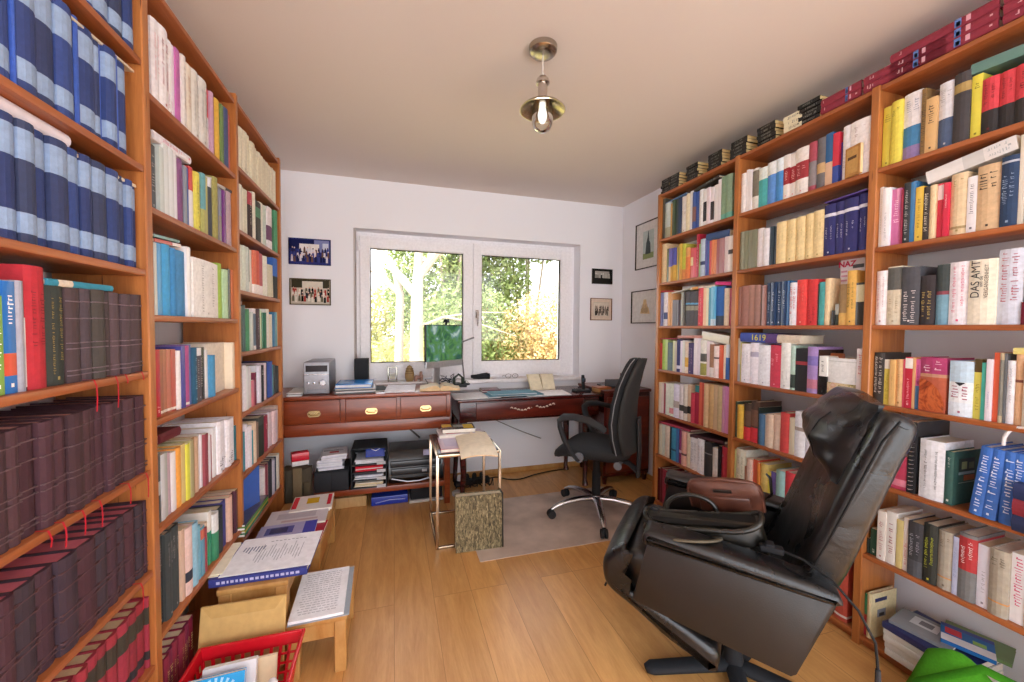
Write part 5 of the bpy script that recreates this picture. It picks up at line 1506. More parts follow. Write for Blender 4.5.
# ------------------------------------------------------------------ things on the writing desk and the sill
t = thing('binoculars', 'black binoculars lying on the window sill right of the monitor', 'binoculars', (X_(480, 3.42), 3.42, wz0+.0006), .1)
for s in (-1, 1): MB().tube([(-.075, s*.028, .022), (-.02, s*.024, .022), (.03, s*.026, .025), (.078, s*.03, .026)], [.014, .018, .022, .026], 14, 'matte', '1e2024').build('barrel', parent=t)
MB().tube([(-.04, -.02, .026), (-.04, .02, .026)], .008, 8, 'matte', '202224').build('bridge', parent=t); MB().tube([(-.06, 0, .03), (.02, 0, .034)], .009, 10, 'matte', '2c2c30').build('focus_wheel', parent=t)
t = thing('eyeglasses', 'brown framed eyeglasses lying on the window sill', 'glasses', (X_(511, 3.42), 3.40, wz0+.0012))
for s in (-1, 1):
    MB().tube([(s*.033+.026*math.cos(a_*PI/8), .0, .022+.019*math.sin(a_*PI/8)) for a_ in range(17)], .0018, 6, 'gloss', '5c4830').build('rim', parent=t)
    MB().tube([(s*.06, 0, .028), (s*.06, .06, .022), (s*.058, .12, .004)], .0018, 6, 'gloss', '5c4830').build('temple', parent=t)
MB().tube([(-.008, 0, .028), (0, -.002, .031), (.008, 0, .028)], .002, 6, 'gloss', '5c4830').build('bridge', parent=t)
sheets('document', 'papers', 'white letters spread on the writing desk under the teal folders', X_(455, 2.93), X_(500, 2.93), 2.91, 3.2, RZT, .004, ('e8e8ec', 'e0e0e4'), .05, 3, 12)
sheets('document', 'papers', 'white sheets spread right of the teal folders on the writing desk', X_(528, 2.93), X_(571, 2.93), 2.91, 3.16, RZT, .007, ('eceaea', 'e4e2e2', 'f0eeee'), -.06, 4, 13)
sheets('folder', 'folder', 'teal folder lying on the writing desk, lower of two', X_(488, 2.94), X_(543, 2.94), 2.92, 3.11, RZT+.005, .009, ('5c8c9c', 'd8dce0', '4c7c90'), .03, 3, 14)
sheets('folder', 'folder', 'pale blue folder lying on top of the teal folder', X_(492, 2.96), X_(536, 2.96), 2.95, 3.12, RZT+.0148, .008, ('8cb0bc', 'dce0e4', '6c98a8'), -.04, 3, 15)
sheets('notebook', 'notebook', 'dark red notebook lying behind the teal folders', X_(482, 3.16), X_(500, 3.16), 3.14, 3.28, RZT+.006, .022, ('6c2028', 'e0d8d0', '74242c'), .0, 3, 16, 'gloss')
# open cream ledger leaning against the sill
t = thing('open_ledger', 'open cream ledger propped upright against the window sill', 'book', (X_(542, 3.2), 3.17, RZT+.0095), .0)
for s, w0 in ((-1, .10), (1, .10)):
    M_ = T(.0, 0, 0) @ RZ(s*-.10) @ RX(-.62)
    m = MB(); m.box((0 if s > 0 else -w0-.01, 0, 0), (w0+.01 if s > 0 else 0, .012, .155), 'paper', 'e6dcc0', M=M_, bev=.002); m.box((0 if s > 0 else -w0-.015, .012, -.0), (w0+.015 if s > 0 else 0, .015, .16), 'cloth', 'd8c8a0', M=M_)
    m.build('page_block', parent=t)
MB().box((-.004, .010, .001), (.004, .017, .158), 'cloth', 'a89468', M=RX(-.62)).build('spine', parent=t)
t = thing('telephone', 'black cordless telephone standing in its base on the writing desk', 'telephone', (X_(584, 3.02), 3.03, RZT+.0006))
MB().box((-.09, -.05, 0), (.05, .05, .020), 'matte', '2a2c30', bev=.006).build('base', parent=t)
hs = MB(); hs.tube([(0, 0, .012), (0, .006, .06), (0, .012, .12), (0, .014, .142)], [.021, .024, .024, .018], 12, 'matte', '1c1e22', sq=(1, .55)); h_ = hs.build('handset', parent=t)
MB().box((-.014, -.012, .085), (.014, -.004, .115), 'gloss', '485868').build('handset_display', parent=h_)
MB().box((-.08, -.03, .020), (-.035, .03, .026), 'matte', '3c3e44', bev=.002).build('dial_pad', parent=t)
t = thing('wooden_box', 'small orange wooden box at the right end of the writing desk', 'box', (X_(602, 3.0), 3.0, RZT+.0006), .1)
MB().box((-.07, -.05, 0), (.06, .05, .032), 'beech', bev=.004).build('body', parent=t); MB().box((-.072, -.052, .032), (.062, .052, .042), 'pine_h', bev=.003).build('lid', parent=t)
t = thing('laptop', 'dark grey laptop standing open behind the office chair', 'laptop', (X_(615, 3.02), 3.02, .8006), -.12)
MB().box((-.10, -.02, .012), (.13, -.008, Z_(379, 3.02, 612)-.8), 'gloss', '54585e', bev=.004).build('lid', parent=t); MB().box((-.10, -.01, 0), (.13, .17, .012), 'gloss', '3c4044', bev=.004).build('keyboard_base', parent=t)
MB().lathe([(0, .003), (.012, .002), (.012, 0)], n=14, mat='gloss', col='24262a', M=T(.03, -.0195, .055) @ RX(PI/2)).build('lid_badge', parent=t)
# ------------------------------------------------------------------ under the campaign desk
LZ = .1706
Y = 2.93
t = thing('drawer_box', 'black two part document box below the desk carrying letters', 'box', ((X_(313, Y)+X_(348, Y))/2, 3.06, LZ)); w_ = (X_(348, Y)-X_(313, Y))/2; hb_ = Z_(472, Y, 330)-LZ
MB().box((-w_, -.125, 0), (w_, .14, hb_), 'matte', '26282c', bev=.004).build('body', parent=t)
for s in (-1, 1): MB().box((min(s*w_, 0)+.003, -.130, .006), (max(s*w_, 0)-.003, -.125, hb_-.008), 'matte', '2c2e33', bev=.002).build('drawer', parent=t)
zz = LZ+hb_+.001
for k, (c, nm, rz) in enumerate((('d8d8e4', 'bundle of lilac white envelopes lowest', .06), ('e4e4ea', 'white folded letters in the middle', -.05), ('dcdce6', 'printed newsletter with a red mark topmost', .10))):
    th = .034
    o = sheets('envelope_bundle', 'envelopes', nm+' on the black document box below the desk', X_(315, Y)+.01*k, X_(341, Y)+.01*k, 2.96, 3.15, zz+k*(th+.002)+.0, th, (c, 'ecebf0', 'ccccd8'), rz, 5, 20+k)
m = MB(); m.box((-.03, -.02, 0), (.03, .012, .001), 'paper', 'c84850'); 
m.box((-.07, .03, 0), (.06, .036, .001), 'paper', '888894'); m.box((-.07, .045, 0), (.03, .050, .001), 'paper', '888894')
mk = m.build('printed_mark', parent=o); mk.location = (0, -.02, th)
t = thing('canvas_bag', 'grey brown canvas bag with a broad strap below the desk', 'bag', (X_(297, 2.88), 2.86, .001)); 
def bagp(w, d, z0, z1):
    rings = []
    for k in range(8):
        f = k/7; s_ = 1-.18*f+.05*math.sin(7*f); z = z0+(z1-z0)*f
        rings.append([(w*s_*math.cos(2*PI*j/16)*(1+.12*abs(math.sin(4*PI*j/16))), d*s_*math.sin(2*PI*j/16)*(1+.12*abs(math.sin(4*PI*j/16))), z+.006*math.sin(j*2.2+k)) for j in range(16)])
    return rings
MB().loft(bagp(.105, .055, 0, .385), 'fabric', '50483c').build('bag_body', parent=t, smooth=70)
MB().box((-.012, -.072, .05), (.042, -.062, .40), 'fabric', '74644c', bev=.003).build('strap', parent=t); MB().box((.05, -.068, .15), (.09, -.055, .30), 'fabric', '584e3c', bev=.004).build('pocket', parent=t)
t = thing('gift_box', 'small red and white box tilted on top of the canvas bag', 'box', (X_(300, 2.92), 2.90, .392), .3)
MB().box((-.05, -.03, .0), (.05, .03, .03), 'paper', 'e8e0e0', bev=.003).build('body', parent=t); MB().box((-.052, -.032, .031), (.052, .032, .085), 'gloss', 'cc2034', bev=.004).build('lid', parent=t)
t = thing('letter_tray_tower', 'black letter tray tower below the desk', 'letter tray', ((X_(351, Y)+X_(386, Y))/2, 3.05, LZ)); w_ = (X_(386, Y)-X_(351, Y))/2; ht = Z_(449, Y, 368)-LZ
for s in (-1, 1): MB().box((s*w_-.004, -.13, 0), (s*w_+.004, .14, ht), 'matte', '2a2c30', bev=.002).build('side_panel', parent=t)
lv = [0, .055, .11, .165]
for k, z in enumerate(lv): 
    m = MB().box((-w_+.004, -.13, z+.002), (w_-.004, .14, z+.008), 'matte', '3c3e44'); m.box((w_*.45, -.134, z+.002), (w_-.004, -.13, z+.024), 'matte', 'c0c0c4'); m.build('tray', parent=t)
MB().box((-w_+.004, .12, ht-.09), (w_-.004, .14, ht), 'matte', '2a2c30').build('back_panel', parent=t)
MB().box((-w_, -.1, ht-.008), (w_, .14, ht), 'matte', '2c2e32', bev=.002).build('top_panel', parent=t)
tz = t.location
sheets('document', 'papers', 'beige papers in the lowest letter tray', tz.x-w_+.024, tz.x+w_-.024, 2.935, 3.14, LZ+.009, .03, ('d8c8a4', 'e8e0d0', 'c8b890'), 0, 5, 31)
sheets('document', 'papers', 'grey and white papers in the second letter tray from below', tz.x-w_+.024, tz.x+w_-.024, 2.935, 3.14, LZ+.064, .03, ('dcdce0', '9ca0b0', 'e8e8ec'), 0, 5, 32)
sheets('document', 'papers', 'bright red folders in the third letter tray from below', tz.x-w_+.024, tz.x+w_-.024, 2.935, 3.14, LZ+.119, .035, ('d02030', 'c01c2c', 'e8d8d8', 'd42434'), 0, 5, 33)
sheets('document', 'papers', 'white papers in the top letter tray under the desk', tz.x-w_+.024, tz.x+w_-.024, 2.935, 3.14, LZ+.174, .028, ('e0e0e6', 'd4d4dc', 'ecebf0'), 0, 5, 34)
t = thing('booklet', 'dark blue booklet with a white wave leaning in the top letter tray', 'booklet', (tz.x+.035, 2.95, LZ+.215), 0)
MB().box((-.06, 0, 0), (.07, .006, .075), 'gloss', '3048a0', M=RX(-.5)).build('cover', parent=t); MB().tube([(-.02, -.002, .055), (.01, -.002, .042), (.04, -.002, .058)], .0025, 6, 'gloss', 'e8e8f0', M=RX(-.5)).build('emblem', parent=t)
t = thing('printer', 'black inkjet printer below the desk right of the letter trays', 'printer', ((X_(388.5, Y)+X_(443, Y))/2, 3.07, LZ)); w_ = (X_(443, Y)-X_(388.5, Y))/2; hp_ = Z_(450, Y, 420)-LZ
prof = [(-.13, .02), (-.145, .05), (-.14, hp_*.5), (-.12, hp_*.8), (-.09, hp_*.97), (.12, hp_), (.15, hp_*.9), (.15, 0), (-.10, 0)]
MB().prism(prof, -w_, w_, mat='gloss', col='151619').build('body', parent=t, smooth=30)
MB().box((-w_+.01, -.152, hp_*.53), (w_-.015, -.13, hp_*.72), 'gloss', '26282c', bev=.006).build('control_panel', parent=t)
MB().box((-w_+.015, -.155, hp_*.30), (w_-.03, -.135, hp_*.50), 'gloss', '24262a', bev=.006).build('paper_tray_cover', parent=t)
MB().box((.04, -.157, hp_*.36), (.075, -.154, hp_*.44), 'steel', '9c9ca0').build('emblem', parent=t); MB().box((.05, -.135, hp_*.82), (.105, -.112, hp_*.985), 'paper', 'b8b8d8').build('sticker', parent=t)
MB().tube([(-w_+.02, -.158, .055), (-.06, -.17, .03), (.02, -.17, .03), (.09, -.16, .04)], .006, 8, 'steel', 'a8a8ac').build('output_tray', parent=t)
p = onZ(390, 503, .0)
t = thing('flat_box', 'bright blue flat box on the floor below the desk', 'box', (-.03, 3.10, .0006)); MB().box((-.13, -.09, 0), (.13, .12, .062), 'gloss', '2438a0', bev=.003).build('body', parent=t); MB().tube([(-.10, -.0915, .02), (.0, -.0915, .035), (.11, -.0915, .03)], .003, 6, 'gloss', 'a0a8d8').build('printed_mark', parent=t)
tagged(MB().box((-.105, -.09, 0), (.105, .1, .075), 'ply', bev=.003).build('wooden_block', loc=(-.30, 3.12, .0006)), 'light plywood block on the floor below the desk', 'block')
t = thing('black_box', 'black case with a white edge on the floor under the printer', 'box', (.235, 3.08, .0006)); MB().box((-.115, -.08, .018), (.12, .12, .125), 'matte', '1c1c20', bev=.004).build('body', parent=t); MB().box((-.125, -.10, 0), (.125, .10, .017), 'paint', 'c8c4c0', bev=.003).build('base', parent=t)
# power strip and cables
def cablething(label, pts, r=.0035, col='1c1c1c', n=6):
    P_ = [Vector(p) for p in pts]; out = []
    for i in range(len(P_)-1):
        p0, p1, p2, p3 = P_[max(i-1, 0)], P_[i], P_[i+1], P_[min(i+2, len(P_)-1)]
        for k in range(n):
            s = k/n; out.append(.5*((2*p1)+(p2-p0)*s+(2*p0-5*p1+4*p2-p3)*s*s+(3*p1-p0-3*p2+p3)*s**3))
    out.append(P_[-1]); return tagged(MB().tube(out, r, 7, 'matte', col).build('cable', smooth=80), label, 'cable')
t = thing('power_strip', 'black power strip with plugs on the floor below the writing desk', 'power strip', (.62, 3.22, .0006), .1)
MB().box((-.14, -.03, 0), (.16, .03, .045), 'matte', '1e1e20', bev=.006).build('housing', parent=t)
for k in range(4): MB().lathe([(.02, 0), (.02, .03), (.012, .045), (0, .046)], (-.1+.065*k, 0, .045), 12, 'matte', ('e0e0e0', '1c1c1c', '202020', '1c1c1c')[k]).build('plug', parent=t)
cablething('black cable running along the skirting below the writing desk', [(.77, 3.22, .03), (.86, 3.28, .012), (.95, 3.22, .006), (1.05, 3.20, .006), (1.2, 3.26, .006), (1.35, 3.30, .006), (1.55, 3.32, .006)], .005)
cablething('thin grey cable hanging down the wall behind the writing desk', [(.72, 3.382, .60), (.82, 3.38, .52), (1.0, 3.37, .43), (1.15, 3.37, .36), (1.3, 3.36, .3)], .004, '8c8884')
cablething('grey cable sloping down to the printer below the desk', [(.0, 3.37, .58), (.06, 3.36, .52), (.14, 3.33, .46), (.20, 3.25, .42)], .007, '706c6c')
for k in range(4): cablething('black cable loop number %s of the tangle beside the power strip' % ('one', 'two', 'three', 'four')[k], [(.48+.06*k, 3.14, .006), (.5+.05*k, 3.10-.02*k, .05+.02*k), (.58+.06*k, 3.12, .02), (.64+.05*k, 3.15, .06), (.70+.03*k, 3.13, .006)], .004, '1a1a1c')
t = thing('adapter', 'white power adapter on the floor behind the side table', 'adapter', (.47, 3.02, .0006), .5); MB().box((-.03, -.025, 0), (.03, .025, .04), 'paint', 'd8d4cc', bev=.006).build('housing', parent=t); MB().tube([(.03, 0, .02), (.05, .0, .012), (.06, .03, .004)], .003, 6, 'paint', 'd8d4cc').build('cord', parent=t)

# ------------------------------------------------------------------ chair mat, side table, marbled ledger
tagged(MB().box((.462, 2.118, .0006), (1.66, 2.87, .0032), 'chair_mat').build('chair_mat'), 'milky translucent floor protection mat beneath the office chair', 'chair mat')
t = thing('side_table', 'thin framed nickel side table carrying books before the desk', 'side table', (.435, 2.54, 0)); a, b, c, d = -.19, .19, -.225, .22; hz_ = .565; r_ = .0085
MT = ('metal', 'c8b49c')
for x in (a, b):
    for y in (c, d):
        MB().box((x-r_, y-r_, 0), (x+r_, y+r_, hz_), *MT, bev=.002).build('leg', parent=t)
for nm, lo, hi in (('rail', (a, c-r_, hz_-.017), (b, c+r_, hz_)), ('rail', (a, d-r_, hz_-.017), (b, d+r_, hz_)), ('rail', (a-r_, c, hz_-.017), (a+r_, d, hz_)), ('rail', (b-r_, c, hz_-.017), (b+r_, d, hz_)), ('rail', (a, c-r_, 0), (b, c+r_, .015)), ('rail', (a-r_, c, 0), (a+r_, d, .015)), ('rail', (b-r_, c, 0), (b+r_, d, .015)), ('rail', (a, d-r_, 0), (b, d+r_, .015))):
    MB().box(lo, hi, *MT, bev=.002).build(nm, parent=t)
MB().box((a+.006, c+.006, hz_), (b-.006, d-.006, hz_+.008), 'gloss', '3c302c', bev=.002).build('table_top', parent=t)
TZ = hz_+.0086
def tabletop(px, py, z): q = onZ(px, py, z); return q
flat_book('hardcover_book', 'book', 'red edged book lying on the side table under the open paperback', (.365, 2.45, TZ), .19, .26, .02, -.02, 0, 'b83048', [(-.5, -.5, .5, .5, 'd8c8dc'), (-.35, -.3, .3, .3, 'c8c0dc')])
flat_book('paperback_book', 'book', 'white booklet with a red strip lying on the side table', (.40, 2.64, TZ+.0205), .24, .17, .02, .03, 0, 'e0d8dc', [(-.3, -.35, .1, -.15, 'd03040')])
flat_book('paperback_book', 'book', 'yellow and black book topmost on the side table', (.42, 2.66, TZ+.0415), .22, .15, .026, -.05, 0, '5c5a50', [(-.5, -.1, -.2, .45, 'd8a820'), (.15, -.4, .45, .3, 'd8b428'), (-.15, -.2, .15, .2, '9c9890')])
t = thing('newspaper', 'open cream paperback sagging over the front edge of the side table', 'book', (.515, 2.44, TZ+.0006), -.06)
def sag(u, v):
    x = -.135+.215*u; y = .17-.42*v; z = .028+.010*math.sin(PI*u)*1.2
    if y < -.165: z -= (-.165-y)*.25+((-.165-y)**2)*1.0
    return (x, y, z)
m = MB(); m.grid(sag, 14, 24, 'paper', 'e8dcc4'); m.grid(lambda u, v: (sag(u, v)[0], sag(u, v)[1], sag(u, v)[2]-.008), 14, 24, 'paper', 'dfc8a0')
for vv in (0, 1): m.add([p for i in range(14) for p in (sag(i/13, vv), (sag(i/13, vv)[0], sag(i/13, vv)[1], sag(i/13, vv)[2]-.008))], [(2*i, 2*i+1, 2*i+3, 2*i+2) for i in range(13)], 'paper', 'e8c8a0')
for uu in (0, 1): m.add([p for i in range(24) for p in (sag(uu, i/23), (sag(uu, i/23)[0], sag(uu, i/23)[1], sag(uu, i/23)[2]-.008))], [(2*i, 2*i+1, 2*i+3, 2*i+2) for i in range(23)], 'paper', 'e0d0b4')
m.build('page_block', parent=t, smooth=70)
flat_book('paperback_book', 'book', 'lilac white brochure under the open cream paperback on the side table', (.53, 2.62, TZ), .15, .22, .018, .12, 0, 'd8d4e4', [])
t = thing('marbled_ledger', 'old ledger with brown marbled boards leaning against the side table', 'book', (.485, 2.262, .0012), -.05); t.rotation_euler = (-.05, 0, -.04)
MB().box((-.140, -.030, 0), (.140, -.026, .325), 'marbled').build('front_board', parent=t); MB().box((-.140, .026, 0), (.140, .030, .325), 'marbled').build('back_board', parent=t)
MB().box((-.136, -.026, .004), (.134, .026, .320), 'paper', 'e4dcc4').build('page_block', parent=t); MB().box((.134, -.031, 0), (.145, .031, .325), 'cloth', '2c241c', bev=.003).build('spine', parent=t)

# ------------------------------------------------------------------ benches with papers along the left bookcase
def bench(name, label, x0, x1, y0, y1, h, top='beech', ap=.06):
    t = thing(name, label, 'stool', ((x0+x1)/2, (y0+y1)/2, 0)); w, l = (x1-x0)/2, (y1-y0)/2; k = .021
    MB().box((-w, -l, h-.022), (w, l, h), top, bev=.004).build('seat', parent=t)
    for sx in (-1, 1):
        for sy in (-1, 1):
            MB().box((sx*(w-k-.004)-k, sy*(l-k-.004)-k, 0), (sx*(w-k-.004)+k, sy*(l-k-.004)+k, h-.022), 'beech', bev=.004).build('leg', parent=t)
    for sy in (-1, 1): MB().box((-w+2*k, sy*(l-.02)-.01, h-.022-ap), (w-2*k, sy*(l-.02)+.01, h-.022), 'beech').build('apron', parent=t)
    for sx in (-1, 1): MB().box((sx*(w-.02)-.01, -l+2*k, h-.022-ap), (sx*(w-.02)+.01, l-2*k, h-.022), 'beech').build('apron', parent=t)
    return t
bench('wooden_stool', 'low beech stool carrying printed sheets, nearest the red basket', -.383, -.172, 1.575, 1.905, .222)
bench('wooden_stool', 'taller beech stool carrying the large dark blue atlas', -.625, -.390, 1.655, 1.93, .345)
bench('wooden_bench', 'beech bench carrying a row of magazines beside the left bookcase', -.625, -.342, 2.06, 2.60, .258, ap=.12)
t = thing('folder', 'grey folder of printed white sheets lying on the low stool', 'folder', (-.277, 1.722, .2226), .03)
MB().box((-.102, -.155, 0), (.108, .16, .003), 'gloss', '98a0a8').build('cover', parent=t); MB().box((-.100, -.150, .0035), (.088, .15, .014), 'paper', 'f0f0f4').build('page_block', parent=t)
m = MB(); rnd = random.Random(5)
for k in range(18):
    y = .125-.0145*k; x = -.08+.004*(k % 3)
    while x < .06:
        q = rnd.uniform(.006, .018); m.quad((x, y, .0144), (min(x+q, .062), y, .0144), (min(x+q, .062), y+.0042, .0144), (x, y+.0042, .0144), 'paper', 'bcbcc4'); x += q+.004
m.build('printed_lines', parent=t)
t = thing('atlas', 'large dark blue atlas carrying a white printed page on the taller stool', 'book', (-.490, 1.803, .3456), -.02)
MB().box((-.165, -.125, 0), (.165, .135, .003), 'cloth', '2c3480').box((-.165, -.127, 0), (.165, -.122, .03), 'cloth', '2c3480', bev=.001).box((-.165, -.125, .027), (.165, .135, .030), 'cloth', '34388c').build('cover', parent=t)
MB().box((-.160, -.121, .003), (.160, .130, .027), 'paper', 'e0dccc').build('page_block', parent=t)
m = MB(); x = -.14
while x < .13: q = rnd.uniform(.006, .014); m.quad((x, -.1275, .010), (x+q, -.1275, .010), (x+q, -.1275, .020), (x, -.1275, .020), 'paper', 'b8b8dc'); x += q+.006
m.build('spine_title', parent=t)
t = thing('document', 'white sheet with a sketchy grey printed diagram on the blue atlas', 'papers', (-.482, 1.81, .3764), -.01)
MB().box((-.145, -.125, 0), (.165, .145, .002), 'paper', 'f2f2f8').build('sheet', parent=t); m = MB()
for k in range(16):
    x = -.06+.011*k; m.quad((x, -.04-.02*math.sin(k), .0024), (x+.003, -.04-.02*math.sin(k), .0024), (x+.003, .05+.03*math.sin(k*1.7), .0024), (x, .05+.03*math.sin(k*1.7), .0024), 'paper', 'b8b8c2')
for k in range(7): m.quad((-.12+.012*k, .04-.01*(k % 3), .0024), (-.115+.012*k, .04-.01*(k % 3), .0024), (-.112+.012*k, .07, .0024), (-.118+.012*k, .07, .0024), 'paper', '8890a8')
for k in range(9): m.quad((-.03+.016*k, .095+.004*(k % 2), .0024), (-.02+.016*k, .095+.004*(k % 2), .0024), (-.02+.016*k, .1+.004*(k % 2), .0024), (-.03+.016*k, .1+.004*(k % 2), .0024), 'paper', '9c9ca8')
m.build('printed_diagram', parent=t)
sheets('document', 'papers', 'yellowed papers sticking out to the left under the blue atlas', -.668, -.628, 1.70, 1.93, .376, .006, ('e0d8c0', 'ece4d0'), 0, 2, 41)
# magazines on the bench
BZ = .2586
flat_book('magazine', 'magazine', 'blue and violet magazine with an engraving on its cover on the bench', (-.515, 2.165, BZ+.0155), .26, .21, .012, .05, 0, '4850b8', [(-.5, -.5, .28, .5, 'b4b4e0'), (-.38, .0, .1, .35, '5860a8'), (-.3, .05, 0, .3, '30386c'), (-.1, -.5, .28, -.1, '5058c0')])
flat_book('magazine', 'magazine', 'red magazine half hidden under the blue one on the bench', (-.455, 2.18, BZ+.0025), .22, .22, .012, -.04, 0, 'b02438', [])
flat_book('magazine', 'magazine', 'pale printed broadsheet lying in the middle of the bench', (-.50, 2.35, BZ+.0145), .29, .19, .010, .04, 0, 'dcd8e0', [(-.35, -.1, .3, .25, 'c0bcc8'), (-.25, -.3, .35, -.2, 'c8b4b8')])
flat_book('magazine', 'magazine', 'white magazine with a yellow diamond and red title on the bench', (-.455, 2.505, BZ+.0165), .215, .20, .014, .06, 0, 'e8e4e0', [(-.48, -.35, -.36, .45, 'cc2838'), (.36, -.3, .46, .45, 'cc2838'), (-.15, -.1, .15, .3, 'd8b020')])
m_ = flat_book('book', 'book', 'beige book lying under the pale broadsheet on the bench', (-.50, 2.35, BZ), .26, .2, .0135, .0, 0, 'd8ccb0', [])
flat_book('book', 'book', 'cream book lying under the white magazine with the yellow diamond', (-.46, 2.51, BZ), .21, .17, .0155, .02, 0, 'd8c8a8', [])
flat_book('book', 'book', 'white catalogue lowest under the blue and red magazines on the bench', (-.50, 2.16, BZ), .23, .18, .0020, -.02, 0, 'dcd8d4', [])
# manila envelope leaning
p0, p1 = onZ(196, 655, .03), onZ(280, 640, .03)
t = thing('manila_envelope', 'large manila envelope leaning on the taller stool behind the red basket', 'envelope', (-.508, 1.545, .10), -.03); t.rotation_euler = (-.20, 0, -.02)
w_ = .142
MB().box((-w_, 0, 0), (w_-.015, .012, .235), 'paper', 'c8a468', bev=.004).build('envelope', parent=t); MB().add([(-w_+.006, -.0008, .233), (w_-.021, -.0008, .233), (w_-.05, -.0016, .195), (-w_+.035, -.0016, .195)], [(0, 1, 2, 3)], 'paper', 'c09c60').build('flap', parent=t)
# wooden crate below basket so that it stands at its real height
# ------------------------------------------------------------------ red basket with books
t = thing('storage_basket', 'bright red perforated plastic basket with books at the lower left', 'basket', (-.468, 1.305, .0006))
bw0, bw1, bl0, bl1, hB = .115, .150, .17, .215, .23
def rim(f): return bw0+(bw1-bw0)*f, bl0+(bl1-bl0)*f
RED = ('gloss', 'd01828')
m = MB(); m.box((-bw0, -bl0, 0), (bw0, bl0, .004), *RED); m.build('bottom', parent=t)
def wall_(sgn, axis):
    m = MB(); n = 13 if axis == 'y' else 10; rows = 6; th = .003
    def P_(s, f):
        w, l = rim(f)
        return Vector((sgn*w, s*l, f*hB)) if axis == 'y' else Vector((s*w, sgn*l, f*hB))
    fs = [0.0]+[.14+.13*k for k in range(rows+1)]+[1.0]
    outn = Vector((sgn, 0, 0)) if axis == 'y' else Vector((0, sgn, 0))
    def slab(s0, s1, f0, f1):
        a, b, c, d = P_(s0, f0), P_(s1, f0), P_(s1, f1), P_(s0, f1); o = outn*th
        m.add([a, b, c, d, a+o, b+o, c+o, d+o], [(0, 1, 2, 3), (7, 6, 5, 4), (0, 4, 5, 1), (1, 5, 6, 2), (2, 6, 7, 3), (3, 7, 4, 0)], *RED)
    slab(-1, 1, 0, .10); slab(-1, 1, .86, 1.0)
    for k in range(rows+1): slab(-1, 1, .10+.76*k/rows-.006, .10+.76*k/rows+.022)
    for k in range(n+1): s = -1+2*k/n; slab(max(-1, s-.035), min(1, s+.035), .10, .86)
    return m.build('side_wall', parent=t)
for s in (-1, 1): wall_(s, 'y'); wall_(s, 'x')
m = MB(); w, l = bw1+.004, bl1+.004
for lo, hi in (((-w-.008, -l-.008, hB-.012), (-w+.004, l+.008, hB+.004)), ((w-.004, -l-.008, hB-.012), (w+.008, l+.008, hB+.004)), ((-w, -l-.008, hB-.012), (w, -l+.004, hB+.004)), ((-w, l-.004, hB-.012), (w, l+.008, hB+.004))): m.box(lo, hi, *RED, bev=.004)
m.build('rim', parent=t)
def upbook(label, loc, w, h, th, rz, tilt, col, parts=(), name='paperback_book', cat='book'):
    t = thing(name, label, cat, loc); t.rotation_euler = (tilt, 0, rz)
    MB().box((-w/2, 0, 0), (w/2, .0015, h), 'gloss', col).box((-w/2, th-.0015, 0), (w/2, th, h), 'gloss', col).box((-w/2, 0, 0), (-w/2+.0015, th, h), 'gloss', col).build('cover', parent=t)
    MB().box((-w/2+.0015, .0015, .001), (w/2-.001, th-.0015, h-.001), 'paper', 'ece6da').build('page_block', parent=t)
    if parts:
        m = MB(); parts(m, w, h) ; m.build('cover_print', parent=t)
    return t
def rays(m, w, h):
    for k in range(28):
        a = 2*PI*k/28; r0, r1 = .018, .075
        c, s = math.cos(a), math.sin(a); cx, cz = 0, h*.62
        def cl(x, z): return (max(-w/2+.002, min(w/2-.002, x)), -.0006, max(.002, min(h-.002, z)))
        m.add([cl(cx+r0*c, cz+r0*s), cl(cx+r1*math.cos(a-.05), cz+r1*math.sin(a-.05)), cl(cx+r1*math.cos(a+.05), cz+r1*math.sin(a+.05))], [(0, 1, 2)], 'gloss', '9cd8f4')
    for k in range(9): m.box((-.035+.008*k, -.001, h*.60), (-.030+.008*k, -.0004, h*.64), 'gloss', 'f0f4f8')
upbook('bright blue paperback with a pale ray pattern in the red basket', (-.515, 1.305, .055), .150, .205, .016, .06, -.30, '1c9cdc', rays)
upbook('white hardcover behind the blue paperback in the red basket', (-.495, 1.352, .050), .145, .205, .02, .05, -.30, 'e8e4e4', name='hardcover_book')
upbook('cream booklet leaning against the back wall of the red basket', (-.44, 1.405, .05), .13, .175, .012, .04, -.25, 'e0cca8')
upbook('dark blue book at the left side of the red basket', (-.52, 1.255, .02), .11, .15, .02, .10, -.28, '1c2c5c', name='hardcover_book')
t = thing('paper_roll', 'white paper tube standing slanted in the right corner of the red basket', 'paper tube', (-.375, 1.20, .03)); t.rotation_euler = (-.5, .10, 0)
MB().tube([(0, 0, 0), (0, 0, .24)], .014, 16, 'paper', 'e4dcdc').build('tube', parent=t); MB().lathe([(.0135, .24), (.008, .247), (0, .25)], n=16, mat='paper', col='d8d0d0').build('tube_end', parent=t)
# ------------------------------------------------------------------ office chair
cx_, cy_ = 1.375, 2.46
fw_ = Vector((-.71, .70, 0)).normalized(); sd_ = Vector((.70, .71, 0)).normalized()
Mc = frame((cx_, cy_, .0033), fw_, sd_, (0, 0, 1)) 
